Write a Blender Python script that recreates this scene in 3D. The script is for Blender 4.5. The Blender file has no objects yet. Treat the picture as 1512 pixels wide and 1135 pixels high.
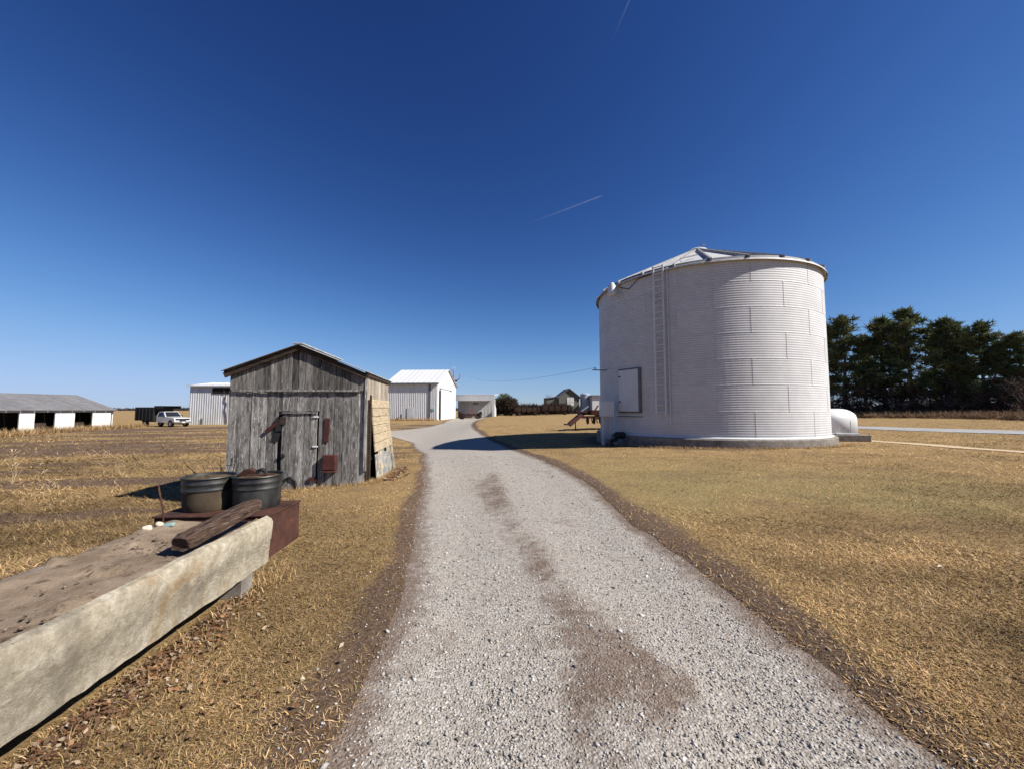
import bpy, bmesh, math, random
import numpy as np
from mathutils import Vector, Matrix, Euler

# ------------------------------------------------------------------ camera, sky, sun, exposure
scene = bpy.context.scene
R = math.radians
SUN_AZ, SUN_EL = R(108), R(40)
cam_d = bpy.data.cameras.new('camera'); cam = bpy.data.objects.new('camera', cam_d)
scene.collection.objects.link(cam); scene.camera = cam
cam_d.sensor_width = 36; cam_d.lens = 36 * 568 / 1512
cam_d.clip_start = 0.05; cam_d.clip_end = 40000
cam.location = (0, 0, 1.6); cam.rotation_euler = (R(90 + 3.68), 0, 0)

world = bpy.data.worlds.new('World'); scene.world = world; world.use_nodes = True
wn = world.node_tree.nodes; wl = world.node_tree.links; wn.clear()
sky = wn.new('ShaderNodeTexSky'); sky.sky_type = 'NISHITA'; sky.sun_disc = False
sky.sun_elevation = SUN_EL; sky.sun_rotation = SUN_AZ
sky.altitude = 1500; sky.air_density = 1.0; sky.dust_density = 0.3; sky.ozone_density = 3.0
# the clear winter sky's colour response: deeper and bluer overhead, pale blue at the horizon
dn = wn.new('ShaderNodeVectorMath'); dn.operation = 'SCALE'; dn.inputs['Scale'].default_value = 0.085
sp_ = wn.new('ShaderNodeSeparateXYZ'); cb_ = wn.new('ShaderNodeCombineXYZ')
def wmath(op, a_, b_):
    n_ = wn.new('ShaderNodeMath'); n_.operation = op
    for i_, q_ in enumerate((a_, b_)):
        if hasattr(q_, 'is_output'): wl.new(q_, n_.inputs[i_])
        else: n_.inputs[i_].default_value = q_
    return n_.outputs[0]
for ci, (ka, kp, kb) in enumerate([(4.3, 1.9, 8.0), (3.8, 1.8, 5.2), (2.65, 1.5, 1.85)]):
    x_ = sp_.outputs[ci]; wl.new(wmath('DIVIDE', wmath('MULTIPLY', wmath('POWER', x_, kp), ka), wmath('ADD', wmath('MULTIPLY', wmath('POWER', x_, 2.0), kb), 1.0)), cb_.inputs[ci])
EXPO = 0.8
bg = wn.new('ShaderNodeBackground'); bg.inputs['Strength'].default_value = 0.1
up_ = wn.new('ShaderNodeVectorMath'); up_.operation = 'SCALE'; up_.inputs['Scale'].default_value = 10 / 2 ** EXPO
wo = wn.new('ShaderNodeOutputWorld')
wl.new(sky.outputs[0], dn.inputs[0]); wl.new(dn.outputs[0], sp_.inputs[0]); wl.new(cb_.outputs[0], up_.inputs[0]); wl.new(up_.outputs[0], bg.inputs['Color']); wl.new(bg.outputs[0], wo.inputs['Surface'])

sun_d = bpy.data.lights.new('sun', 'SUN'); sun_d.energy = 5.0; sun_d.angle = R(0.53); sun_d.color = (1.0, 0.95, 0.87)
sun = bpy.data.objects.new('sun', sun_d); scene.collection.objects.link(sun)
sdir = Vector((math.sin(SUN_AZ) * math.cos(SUN_EL), math.cos(SUN_AZ) * math.cos(SUN_EL), math.sin(SUN_EL)))
sun.rotation_euler = sdir.to_track_quat('Z', 'Y').to_euler(); sun.location = (40, -20, 40)

scene.view_settings.view_transform = 'Standard'; scene.view_settings.look = 'None'
scene.view_settings.exposure = EXPO; scene.view_settings.gamma = 1.0
scene.render.engine = 'CYCLES'
scene.render.resolution_x = 1024; scene.render.resolution_y = 768

rng = np.random.default_rng(7); random.seed(7)
col = scene.collection

# ------------------------------------------------------------------ helpers
def tag(o, label=None, cat=None, group=None, kind=None):
    if label: o['label'] = label
    if cat: o['category'] = cat
    if group: o['group'] = group
    if kind: o['kind'] = kind
    return o

def empty(name, loc=(0, 0, 0), rz=0.0, label=None, cat=None, group=None):
    o = bpy.data.objects.new(name, None); col.objects.link(o)
    o.location = loc; o.rotation_euler = (0, 0, rz); o.empty_display_size = 0.2
    return tag(o, label, cat, group)

def link(name, mesh, parent=None, loc=None, rot=None, scale=None):
    o = bpy.data.objects.new(name, mesh); col.objects.link(o)
    if parent: o.parent = parent
    if loc is not None: o.location = loc
    if rot is not None: o.rotation_euler = rot
    if scale is not None: o.scale = scale
    return o

def frame_of(d):
    d = Vector(d).normalized()
    a = Vector((0, 0, 1)) if abs(d.z) < 0.95 else Vector((1, 0, 0))
    u = d.cross(a).normalized(); v = u.cross(d).normalized()
    return u, v

class MB:
    def __init__(s): s.v = []; s.f = []; s.m = []; s.mi = 0
    def add(s, vs, fs):
        b = len(s.v); s.v += [tuple(p) for p in vs]
        for f in fs: s.f.append(tuple(b + i for i in f)); s.m.append(s.mi)
        return s
    def box(s, c, d, rot=None, jit=0.0, taper=1.0):
        hx, hy, hz = d[0] / 2, d[1] / 2, d[2] / 2
        vs = [Vector((x * hx * (taper if z > 0 else 1), y * hy * (taper if z > 0 else 1), z * hz)) for z in (-1, 1) for y in (-1, 1) for x in (-1, 1)]
        if jit: vs = [p + Vector([random.uniform(-jit, jit) for _ in range(3)]) for p in vs]
        if rot is not None:
            M = Euler(rot).to_matrix(); vs = [M @ p for p in vs]
        vs = [p + Vector(c) for p in vs]
        return s.add(vs, [(0, 2, 3, 1), (4, 5, 7, 6), (0, 1, 5, 4), (2, 6, 7, 3), (0, 4, 6, 2), (1, 3, 7, 5)])
    def cbox(s, lo, hi, ch=0.01):
        """box with chamfered vertical+horizontal edges via bmesh bevel"""
        bm = bmesh.new(); bmesh.ops.create_cube(bm, size=1)
        for v in bm.verts:
            for i in range(3): v.co[i] = lo[i] + (v.co[i] + .5) * (hi[i] - lo[i])
        bmesh.ops.bevel(bm, geom=bm.edges[:], offset=ch, segments=1, affect='EDGES')
        bm.verts.index_update()
        s.add([v.co[:] for v in bm.verts], [[v.index for v in f.verts] for f in bm.faces]); bm.free(); return s
    def bar(s, a, b, w, t, up=None):
        a, b = Vector(a), Vector(b); d = (b - a).normalized()
        if up is None: u, v = frame_of(d)
        else: u = d.cross(Vector(up)).normalized(); v = u.cross(d).normalized()
        vs = []
        for p in (a, b):
            for i, j in ((-1, -1), (1, -1), (1, 1), (-1, 1)): vs.append(p + u * (i * w / 2) + v * (j * t / 2))
        return s.add(vs, [(0, 1, 2, 3), (7, 6, 5, 4), (0, 4, 5, 1), (1, 5, 6, 2), (2, 6, 7, 3), (3, 7, 4, 0)])
    def tube(s, pts, r, n=6, caps=True):
        pts = [Vector(p) for p in pts]
        if not hasattr(r, '__len__'): r = [r] * len(pts)
        vs = []
        for i, p in enumerate(pts):
            d = (pts[min(i + 1, len(pts) - 1)] - pts[max(i - 1, 0)])
            u, v = frame_of(d)
            for k in range(n):
                a = 2 * math.pi * k / n; vs.append(p + (u * math.cos(a) + v * math.sin(a)) * r[i])
        fs = []
        for i in range(len(pts) - 1):
            for k in range(n):
                a, b = i * n + k, i * n + (k + 1) % n; fs.append((a, b, b + n, a + n))
        if caps: fs.append(tuple(range(n - 1, -1, -1))); fs.append(tuple((len(pts) - 1) * n + k for k in range(n)))
        return s.add(vs, fs)
    def lathe(s, prof, n=24, c=(0, 0, 0), axis='z', close=True):
        vs = []
        for (r, z) in prof:
            for k in range(n):
                a = 2 * math.pi * k / n
                p = (r * math.cos(a), r * math.sin(a), z) if axis == 'z' else ((r * math.cos(a), z, r * math.sin(a)) if axis == 'y' else (z, r * math.cos(a), r * math.sin(a)))
                vs.append((p[0] + c[0], p[1] + c[1], p[2] + c[2]))
        fs = []
        for i in range(len(prof) - 1):
            for k in range(n):
                a, b = i * n + k, i * n + (k + 1) % n; fs.append((a, b, b + n, a + n))
        if close:
            fs.append(tuple(range(n - 1, -1, -1))); fs.append(tuple((len(prof) - 1) * n + k for k in range(n)))
        return s.add(vs, fs)
    def prism(s, poly, y0, y1, axis='y'):
        """poly in (x,z), extruded along y"""
        n = len(poly)
        mk = (lambda p, t: (p[0], t, p[1])) if axis == 'y' else ((lambda p, t: (t, p[0], p[1])) if axis == 'x' else (lambda p, t: (p[0], p[1], t)))
        vs = [mk(p, y0) for p in poly] + [mk(p, y1) for p in poly]
        fs = [tuple(range(n)), tuple(range(2 * n - 1, n - 1, -1))]
        for i in range(n):
            j = (i + 1) % n; fs.append((i, i + n, j + n, j))
        return s.add(vs, fs)
    def mesh(s, name, mats, smooth=False):
        me = bpy.data.meshes.new(name); me.from_pydata(s.v, [], s.f)
        if not isinstance(mats, (list, tuple)): mats = [mats]
        for m in mats: me.materials.append(m)
        if len(mats) > 1: me.polygons.foreach_set('material_index', s.m)
        bm = bmesh.new(); bm.from_mesh(me); bmesh.ops.recalc_face_normals(bm, faces=bm.faces); bm.to_mesh(me); bm.free()
        if smooth:
            me.polygons.foreach_set('use_smooth', [True] * len(me.polygons))
            try: me.set_sharp_from_angle(angle=R(38))
            except Exception: pass
        me.update(); return me
    def build(s, name, mats, parent=None, smooth=False, **k):
        return link(name, s.mesh(name, mats, smooth), parent, **k)

def np_mesh(name, V, F, mat, colors=None, smooth=False):
    """fast mesh from numpy: V (n,3), F (m,k)"""
    me = bpy.data.meshes.new(name); n, (m, k) = len(V), F.shape
    me.vertices.add(n); me.vertices.foreach_set('co', np.ascontiguousarray(V, np.float32).ravel())
    me.loops.add(m * k); me.loops.foreach_set('vertex_index', np.ascontiguousarray(F, np.int32).ravel())
    me.polygons.add(m); me.polygons.foreach_set('loop_start', np.arange(0, m * k, k, dtype=np.int32))
    try: me.polygons.foreach_set('loop_total', np.full(m, k, np.int32))
    except Exception: pass
    if smooth: me.polygons.foreach_set('use_smooth', np.ones(m, bool))
    me.update(calc_edges=True)
    if colors is not None:
        a = me.attributes.new('Col', 'FLOAT_COLOR', 'POINT')
        c4 = np.ones((n, 4), np.float32); c4[:, :3] = colors; a.data.foreach_set('color', c4.ravel())
    me.materials.append(mat); return me

def vnoise(x, y, seed=0):
    x = np.asarray(x, float); y = np.asarray(y, float)
    xi = np.floor(x).astype(np.int64); yi = np.floor(y).astype(np.int64); fx = x - xi; fy = y - yi
    def h(a, b):
        v = (a * 374761393 + b * 668265263 + seed * 1442695041) & 0xffffffff
        v = ((v ^ (v >> 13)) * 1274126177) & 0xffffffff
        return ((v ^ (v >> 16)) & 0xffff) / 65535.0
    sx = fx * fx * (3 - 2 * fx); sy = fy * fy * (3 - 2 * fy)
    return (h(xi, yi) * (1 - sx) + h(xi + 1, yi) * sx) * (1 - sy) + (h(xi, yi + 1) * (1 - sx) + h(xi + 1, yi + 1) * sx) * sy
def fbm(x, y, seed=0, o=4):
    t = 0; a = .5
    for i in range(o): t = t + a * vnoise(x * 2 ** i, y * 2 ** i, seed + i * 17); a *= .5
    return t / (1 - .5 ** o)
def ss(t):
    t = np.clip(t, 0, 1); return t * t * (3 - 2 * t)

# ------------------------------------------------------------------ materials
def new_mat(name):
    m = bpy.data.materials.new(name); m.use_nodes = True
    nt = m.node_tree; b = nt.nodes['Principled BSDF']; return m, nt, b
def ramp(nt, src, stops):
    r = nt.nodes.new('ShaderNodeValToRGB'); e = r.color_ramp.elements
    while len(e) < len(stops): e.new(0.5)
    for i, (p, c) in enumerate(stops): e[i].position = p; e[i].color = (*c, 1) if len(c) == 3 else c
    nt.links.new(src, r.inputs[0]); return r.outputs[0]
def noise(nt, vec, scale, detail=4, rough=.6, dist=0.0):
    n = nt.nodes.new('ShaderNodeTexNoise'); n.inputs['Scale'].default_value = scale; n.inputs['Detail'].default_value = detail
    n.inputs['Roughness'].default_value = rough; n.inputs['Distortion'].default_value = dist
    if vec is not None: nt.links.new(vec, n.inputs['Vector'])
    return n.outputs['Fac']
def mapping(nt, scale=(1, 1, 1), kind='Object', offset_random=True):
    tc = nt.nodes.new('ShaderNodeTexCoord'); mp = nt.nodes.new('ShaderNodeMapping'); mp.inputs['Scale'].default_value = scale
    src = tc.outputs[kind]
    if offset_random:
        oi = nt.nodes.new('ShaderNodeObjectInfo'); va = nt.nodes.new('ShaderNodeVectorMath'); va.operation = 'MULTIPLY_ADD'
        cb = nt.nodes.new('ShaderNodeCombineXYZ')
        for i in range(3): nt.links.new(oi.outputs['Random'], cb.inputs[i])
        va.inputs[1].default_value = (37, 53, 71); nt.links.new(cb.outputs[0], va.inputs[0]); nt.links.new(src, va.inputs[2]); src = va.outputs[0]
    nt.links.new(src, mp.inputs['Vector']); return mp.outputs[0]
def mix(nt, fac, a, b, mode='MIX'):
    m = nt.nodes.new('ShaderNodeMix'); m.data_type = 'RGBA'; m.blend_type = mode
    for sock, val in ((m.inputs[0], fac), (m.inputs[6], a), (m.inputs[7], b)):
        if hasattr(val, 'is_output'): nt.links.new(val, sock)
        elif isinstance(val, (int, float)): sock.default_value = val
        else: sock.default_value = (*val, 1)
    return m.outputs[2]
def bump(nt, b, h, strength=.3, dist=.02):
    n = nt.nodes.new('ShaderNodeBump'); n.inputs['Strength'].default_value = strength; n.inputs['Distance'].default_value = dist
    nt.links.new(h, n.inputs['Height']); nt.links.new(n.outputs[0], b.inputs['Normal'])
def surf(name, c1, c2, scale=4, rough=.8, stretch=(1, 1, 1), c3=None, s3=14, lo3=.58, hi3=.7, bmp=.15, bdist=.01, metallic=0.0, lo=.35, hi=.65, spec=.3, tint=0.0, bscale=None):
    """two-tone noise surface plus a third stain colour; tint = per-object brightness spread"""
    m, nt, b = new_mat(name); v = mapping(nt, stretch)
    c = ramp(nt, noise(nt, v, scale, 6, .65), [(lo, c1), (hi, c2)])
    if c3: c = mix(nt, ramp(nt, noise(nt, v, s3, 5, .6, .4), [(lo3, (0, 0, 0)), (hi3, (1, 1, 1))]), c, c3)
    if tint:
        oi = nt.nodes.new('ShaderNodeObjectInfo'); mr = nt.nodes.new('ShaderNodeMapRange')
        mr.inputs[3].default_value = 1 - tint; mr.inputs[4].default_value = 1 + tint; nt.links.new(oi.outputs['Random'], mr.inputs[0])
        h = nt.nodes.new('ShaderNodeHueSaturation'); nt.links.new(mr.outputs[0], h.inputs['Value']); nt.links.new(c, h.inputs['Color']); c = h.outputs[0]
    nt.links.new(c, b.inputs['Base Color']); b.inputs['Roughness'].default_value = rough; b.inputs['Metallic'].default_value = metallic
    b.inputs['Specular IOR Level'].default_value = spec
    if bmp: bump(nt, b, noise(nt, v, bscale or scale * 6, 6, .7), bmp, bdist)
    return m

M = {}
M['wood'] = surf('weathered_grey_wood', (.068, .062, .057), (.27, .257, .24), 6, .92, (2.6, 2.6, .4), c3=(.46, .445, .42), s3=22, lo3=.56, hi3=.68, bmp=.6, bdist=.006, tint=.42, spec=.12, bscale=40)
M['wood_gable'] = surf('brown_grey_gable_wood', (.05, .045, .041), (.19, .178, .165), 6, .92, (2.6, 2.6, .4), c3=(.30, .285, .265), s3=12, lo3=.60, hi3=.72, bmp=.6, bdist=.006, tint=.40, spec=.12, bscale=40)
M['wood_side'] = surf('pale_side_boards', (.20, .17, .135), (.38, .33, .265), 6, .9, (2, 2, .3), c3=(.12, .10, .08), s3=18, bmp=.4, bdist=.005, tint=.2, spec=.12)
M['plank_new'] = surf('fresh_yellow_plank', (.30, .235, .15), (.44, .355, .24), 5, .8, (2, .4, 3), c3=(.20, .165, .125), s3=8, lo3=.52, hi3=.72, bmp=.25, bdist=.004, tint=.08, spec=.2)
M['wood_dark'] = surf('dark_brown_timber', (.022, .016, .012), (.06, .042, .032), 7, .9, (.35, 3, 3), c3=(.10, .08, .065), s3=20, bmp=.9, bdist=.012, spec=.15)
M['black_void'] = surf('interior_darkness', (.012, .011, .010), (.03, .027, .024), 5, .95, bmp=0, spec=.05)  # near black colour stands in for the shade inside openings
M['tin'] = surf('old_galvanised_tin', (.33, .34, .345), (.50, .51, .515), 3, .55, (1, 1, 1), c3=(.19, .12, .075), s3=5, lo3=.62, hi3=.75, bmp=.1, metallic=.35, spec=.4, tint=.12)
M['tin_side'] = surf('flaking_grey_tin', (.12, .125, .122), (.30, .30, .285), 6, .8, c3=(.42, .33, .20), s3=7, lo3=.52, hi3=.6, bmp=.5, bdist=.01, tint=.2, spec=.2)
M['rust'] = surf('brown_rust', (.034, .017, .013), (.075, .032, .023), 5, .85, c3=(.12, .048, .026), s3=9, lo3=.60, hi3=.72, bmp=.3, bdist=.004, spec=.2)
M['rust_red'] = surf('dull_red_steel', (.035, .012, .010), (.075, .021, .018), 8, .75, c3=(.06, .03, .025), s3=14, bmp=.2, bdist=.003, spec=.25)
M['concrete'] = surf('aged_concrete', (.40, .355, .275), (.57, .52, .42), 3.2, .92, c3=(.40, .235, .085), s3=2.1, lo3=.60, hi3=.76, bmp=.7, bdist=.012, spec=.15, bscale=34)
def concrete_mat():
    m, nt, b = new_mat('aged_concrete'); v = mapping(nt, (1, 1, 1), 'Object', False); vs_ = mapping(nt, (1, 1.1, .75), 'Object', False)
    c = ramp(nt, noise(nt, v, 5, 8, .7), [(.3, (.31, .268, .195)), (.5, (.45, .398, .305)), (.7, (.57, .52, .42))])
    c = mix(nt, ramp(nt, noise(nt, v, 17, 6, .7), [(.40, (.6, .6, .6)), (.58, (0, 0, 0))]), c, (.24, .205, .15))
    c = mix(nt, ramp(nt, noise(nt, vs_, 3.4, 8, .75, .3), [(.50, (0, 0, 0)), (.68, (.7, .7, .7))]), c, (.165, .145, .115))
    c = mix(nt, ramp(nt, noise(nt, vs_, 2.7, 8, .75, .5), [(.54, (0, 0, 0)), (.70, (.8, .8, .8))]), c, (.30, .18, .07))
    c = mix(nt, ramp(nt, noise(nt, v, 60, 3, .6), [(.66, (0, 0, 0)), (.74, (.8, .8, .8))]), c, (.09, .08, .065))
    nt.links.new(c, b.inputs['Base Color']); b.inputs['Roughness'].default_value = .95; b.inputs['Specular IOR Level'].default_value = .1
    bump(nt, b, noise(nt, v, 42, 9, .8), 1.0, .016); return m
M['concrete'] = concrete_mat()
M['concrete_grey'] = surf('grey_concrete', (.14, .122, .105), (.25, .225, .195), 4, .95, c3=(.12, .105, .09), s3=3, bmp=.4, bdist=.015, spec=.1)
M['tub_dark'] = surf('dark_galvanised_steel', (.016, .016, .016), (.055, .055, .053), 5, .5, (1, 1, .5), c3=(.07, .04, .025), s3=7, bmp=.25, bdist=.004, metallic=.3, spec=.5)
M['tub_brown'] = surf('mud_caked_steel', (.042, .030, .019), (.08, .058, .036), 6, .8, (1, 1, .4), c3=(.05, .04, .03), s3=12, bmp=.3, bdist=.004, spec=.25)
M['white_metal'] = surf('white_painted_metal', (.50, .505, .51), (.57, .575, .58), 2.5, .5, (1, 1, .4), c3=(.44, .42, .40), s3=6, lo3=.60, hi3=.8, bmp=.05, spec=.4, tint=.04)
M['grey_metal'] = surf('dull_grey_siding', (.42, .425, .435), (.54, .545, .555), 2, .55, (1, 1, .3), c3=(.33, .31, .29), s3=4, lo3=.63, hi3=.75, bmp=.05, spec=.4, tint=.06)
M['trim_grey'] = surf('grey_trim', (.10, .10, .105), (.16, .16, .165), 4, .6, bmp=.05)
M['black'] = surf('black_paint', (.010, .010, .010), (.024, .024, .024), 6, .6, bmp=.05, spec=.3)
M['rubber'] = surf('tyre_rubber', (.013, .012, .011), (.028, .025, .022), 8, .9, bmp=.2, spec=.15)
M['glass'] = surf('dark_window_glass', (.012, .014, .016), (.02, .023, .026), 2, .08, bmp=0, spec=.6)
M['truck_white'] = surf('white_truck_paint', (.46, .46, .46), (.52, .52, .52), 2, .25, bmp=0, spec=.5)
M['chrome'] = surf('dull_chrome', (.5, .5, .5), (.6, .6, .6), 5, .25, bmp=0, metallic=.9)
M['shingle'] = surf('aged_barn_roof', (.115, .113, .118), (.19, .187, .192), 1.3, .9, (1, 3, 1), c3=(.15, .13, .125), s3=2.6, lo3=.56, hi3=.72, bmp=.3, bdist=.03, spec=.15, tint=.10)
M['barn_white'] = surf('chalky_white_paint', (.50, .495, .47), (.58, .57, .55), 3, .85, c3=(.5, .46, .4), s3=4, lo3=.62, hi3=.8, bmp=.1, spec=.15)
M['house_grey'] = surf('dark_olive_siding', (.085, .088, .075), (.13, .132, .115), 2, .85, (1, 1, 4), bmp=.1)
M['bark'] = surf('pine_bark', (.035, .026, .02), (.085, .066, .052), 3, .95, (3, 3, .5), bmp=.5, bdist=.03, spec=.1)
M['twig'] = surf('bare_twigs', (.05, .038, .03), (.10, .075, .058), 3, .95, bmp=0, spec=.1)
M['asphalt'] = surf('worn_asphalt', (.25, .25, .25), (.33, .33, .33), 3, .9, (1, 1, 1), c3=(.20, .20, .20), s3=.6, bmp=.2, spec=.2)
M['path'] = surf('pale_dirt_path', (.40, .30, .19), (.50, .39, .26), 3, .95, bmp=.2, spec=.1)
M['stone'] = surf('white_stone', (.38, .345, .27), (.50, .46, .37), 9, .8, bmp=.3, bdist=.004)
M['cyan'] = surf('faded_turquoise_plastic', (.20, .34, .33), (.28, .42, .41), 9, .6, bmp=0)
M['wire'] = surf('dark_wire', (.02, .02, .022), (.03, .03, .033), 9, .6, bmp=0)
M['red_paint'] = surf('red_paint', (.26, .02, .03), (.36, .035, .045), 3, .5, bmp=0)
M['blue_paint'] = surf('pale_blue_paint', (.10, .17, .42), (.14, .22, .50), 3, .5, bmp=0)
M['farm_red'] = surf('faded_farm_red', (.03, .010, .009), (.075, .02, .018), 4, .6, c3=(.05, .025, .018), s3=6, bmp=.1)
M['blue_grey'] = surf('blue_grey_steel', (.22, .26, .32), (.30, .35, .42), 3, .5, bmp=.05)

def col_mat(name, rough=.9, transl=.0, bmp=None):
    m, nt, b = new_mat(name); a = nt.nodes.new('ShaderNodeAttribute'); a.attribute_name = 'Col'
    nt.links.new(a.outputs['Color'], b.inputs['Base Color']); b.inputs['Roughness'].default_value = rough; b.inputs['Specular IOR Level'].default_value = .15
    if transl:
        t = nt.nodes.new('ShaderNodeBsdfTranslucent'); nt.links.new(a.outputs['Color'], t.inputs['Color'])
        mx = nt.nodes.new('ShaderNodeMixShader'); mx.inputs[0].default_value = transl
        nt.links.new(b.outputs[0], mx.inputs[1]); nt.links.new(t.outputs[0], mx.inputs[2]); nt.links.new(mx.outputs[0], nt.nodes['Material Output'].inputs['Surface'])
    return m
M['blades'] = col_mat('dry_grass_blades', .9, .25)
M['pebbles'] = col_mat('limestone_pebbles', .9)
M['leaves'] = col_mat('dead_leaves', .85, .2)
M['needles'] = col_mat('pine_needles', .75, .15)

def bin_mat(name, base=(.53, .525, .53), dark=(.46, .455, .46)):
    m, nt, b = new_mat(name); v = mapping(nt, (1, 1, 1), 'Object')
    c = ramp(nt, noise(nt, v, 1.6, 6, .6), [(.35, dark), (.62, base)])
    v2 = mapping(nt, (6, 6, .35), 'Object')
    c = mix(nt, ramp(nt, noise(nt, v2, 2.2, 5, .6), [(.60, (0, 0, 0)), (.8, (.5, .5, .5))]), c, (.40, .375, .35))
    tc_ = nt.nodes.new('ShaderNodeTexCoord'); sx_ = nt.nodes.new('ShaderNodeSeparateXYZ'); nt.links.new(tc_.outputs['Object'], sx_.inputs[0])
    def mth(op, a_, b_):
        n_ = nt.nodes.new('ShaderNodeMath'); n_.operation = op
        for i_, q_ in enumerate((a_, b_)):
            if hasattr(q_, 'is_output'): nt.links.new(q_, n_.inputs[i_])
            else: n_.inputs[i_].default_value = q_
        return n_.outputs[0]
    wv = mth('SINE', mth('MULTIPLY', sx_.outputs[2], 2 * math.pi * 11 / 1.12), 0.0)      # dark line painted in each valley, standing in for the corrugation's shading
    valley_shade = ramp(nt, mth('MULTIPLY_ADD', wv, -.5) if False else mth('SUBTRACT', .5, mth('MULTIPLY', wv, .5)), [(.55, (0, 0, 0)), (1, (.55, .55, .55))])
    c = mix(nt, valley_shade, c, (.30, .29, .29))
    oi = nt.nodes.new('ShaderNodeObjectInfo'); mr = nt.nodes.new('ShaderNodeMapRange'); mr.inputs[3].default_value = .97; mr.inputs[4].default_value = 1.03
    nt.links.new(oi.outputs['Random'], mr.inputs[0]); h = nt.nodes.new('ShaderNodeHueSaturation'); nt.links.new(mr.outputs[0], h.inputs['Value']); nt.links.new(c, h.inputs['Color'])
    nt.links.new(h.outputs[0], b.inputs['Base Color']); b.inputs['Roughness'].default_value = .6; b.inputs['Metallic'].default_value = .0; b.inputs['Specular IOR Level'].default_value = .5
    return m
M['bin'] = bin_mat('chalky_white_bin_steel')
M['seal'] = surf('grey_seam_sealant', (.40, .39, .39), (.48, .47, .47), 6, .8, bmp=0)

# ------------------------------------------------------------------ terrain
LANE = np.array([  # Y, left X, right X
    (-6, -.9, 2.1), (0, -.82, 2.0), (1.83, -.81, 1.96), (2.67, -.85, 1.92), (3.54, -.94, 1.86), (4.77, -1.13, 1.74), (6.87, -1.52, 1.67), (8.8, -1.95, 1.59),
    (10.5, -2.3, 1.35), (12.7, -2.8, .97), (16.3, -3.64, .45), (20, -4.7, -.05), (24.75, -6.1, -.69), (28.8, -7.4, -1.75), (31, -9.3, -2.4), (33.3, -11.5, -2.95), (36, -12.5, -3.6), (38.5, -10.8, -3.95),
    (42, -9.7, -4.4), (46, -9.4, -4.8), (54, -9.5, -5.3), (62, -10.5, -5.6), (72, -11.3, -5.2), (80, -11.5, -4.6)])
def lane_edges(Y): return np.interp(Y, LANE[:, 0], LANE[:, 1]), np.interp(Y, LANE[:, 0], LANE[:, 2])
def lane_d(X, Y):
    """metres outside (+) / inside (-) the gravel edge, with a ragged outline"""
    L, Rr = lane_edges(Y); wob = .14 * (fbm(X * 1.6, Y * 1.6, 5) - .5) + .28 * (fbm(X * .35, Y * .35, 9) - .5)
    d = np.maximum(L - X, X - Rr) + wob * 1.2
    return np.where((Y > 79) | (Y < -5), 5.0, d)
def terr0(X, Y):
    X = np.asarray(X, float); Y = np.asarray(Y, float)
    z = -0.42 * ss((-X - 3) / 5) * (1 - .4 * ss((Y - 30) / 30)) - .3 * ss((-X - 10) / 35)
    z = z - .65 * np.exp(-((X + 3) / 8) ** 2 - ((Y - 25) / 9) ** 2)
    z = z + .75 * ss((X - 34) / 22) * (1 - ss((np.abs(X) + np.abs(Y) - 260) / 200))
    z = z + .55 * ss((Y - 45) / 35) * np.exp(-((X - 14) / 14) ** 2)
    return z
def terr(X, Y):
    X = np.asarray(X, float); Y = np.asarray(Y, float)
    d = lane_d(X, Y); off = ss(d / .5)
    near = 1 - ss((np.hypot(X, Y) - 30) / 40)
    rough = ss((-X - 3.2) / 2.5)
    z = terr0(X, Y) + near * (off * (.03 * (fbm(X * 1.1, Y * 1.1, 21) - .5) + .07 * (fbm(X * .4, Y * .4, 25) - .5)) + rough * .10 * (fbm(X * .8 + Y * .2, Y * 1.6, 31) - .5))
    wheel = np.zeros_like(X)
    return z - .085 * ss((.22 - d) / .42) * np.where(Y < 79, 1, 0)
def tz(x, y): return float(terr(np.array([x]), np.array([y]))[0])
def lane_z(X, Y):
    L, Rr = lane_edges(Y); u = (X - L) / (Rr - L)
    crown = -.018 * (np.exp(-((u - .2) / .13) ** 2) + np.exp(-((u - .78) / .13) ** 2)) + .012 * np.exp(-((u - .5) / .1) ** 2)
    return terr0(X, Y) - .022 + crown + .012 * (fbm(X * 2, Y * 2, 41) - .5) - .05 * ss((lane_d(X, Y) - .1) / .4)

def growing(lo, hi, step, far, g=1.12):
    a = list(np.arange(lo, hi + 1e-6, step)); s = step
    while a[-1] < far: s *= g; a.append(a[-1] + s)
    s = step; b = []; p = lo
    while p > -far: s *= g; p -= s; b.append(p)
    return np.array(b[::-1] + a)
xs = growing(-13, 15, .16, 7000); ys = growing(-.6, 27, .16, 7000)
GX, GY = np.meshgrid(xs, ys); GZ = terr(GX, GY)
nx, ny = len(xs), len(ys)
idx = np.arange(nx * ny).reshape(ny, nx)
F = np.stack([idx[:-1, :-1], idx[:-1, 1:], idx[1:, 1:], idx[1:, :-1]], -1).reshape(-1, 4)
V = np.stack([GX, GY, GZ], -1).reshape(-1, 3)

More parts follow.
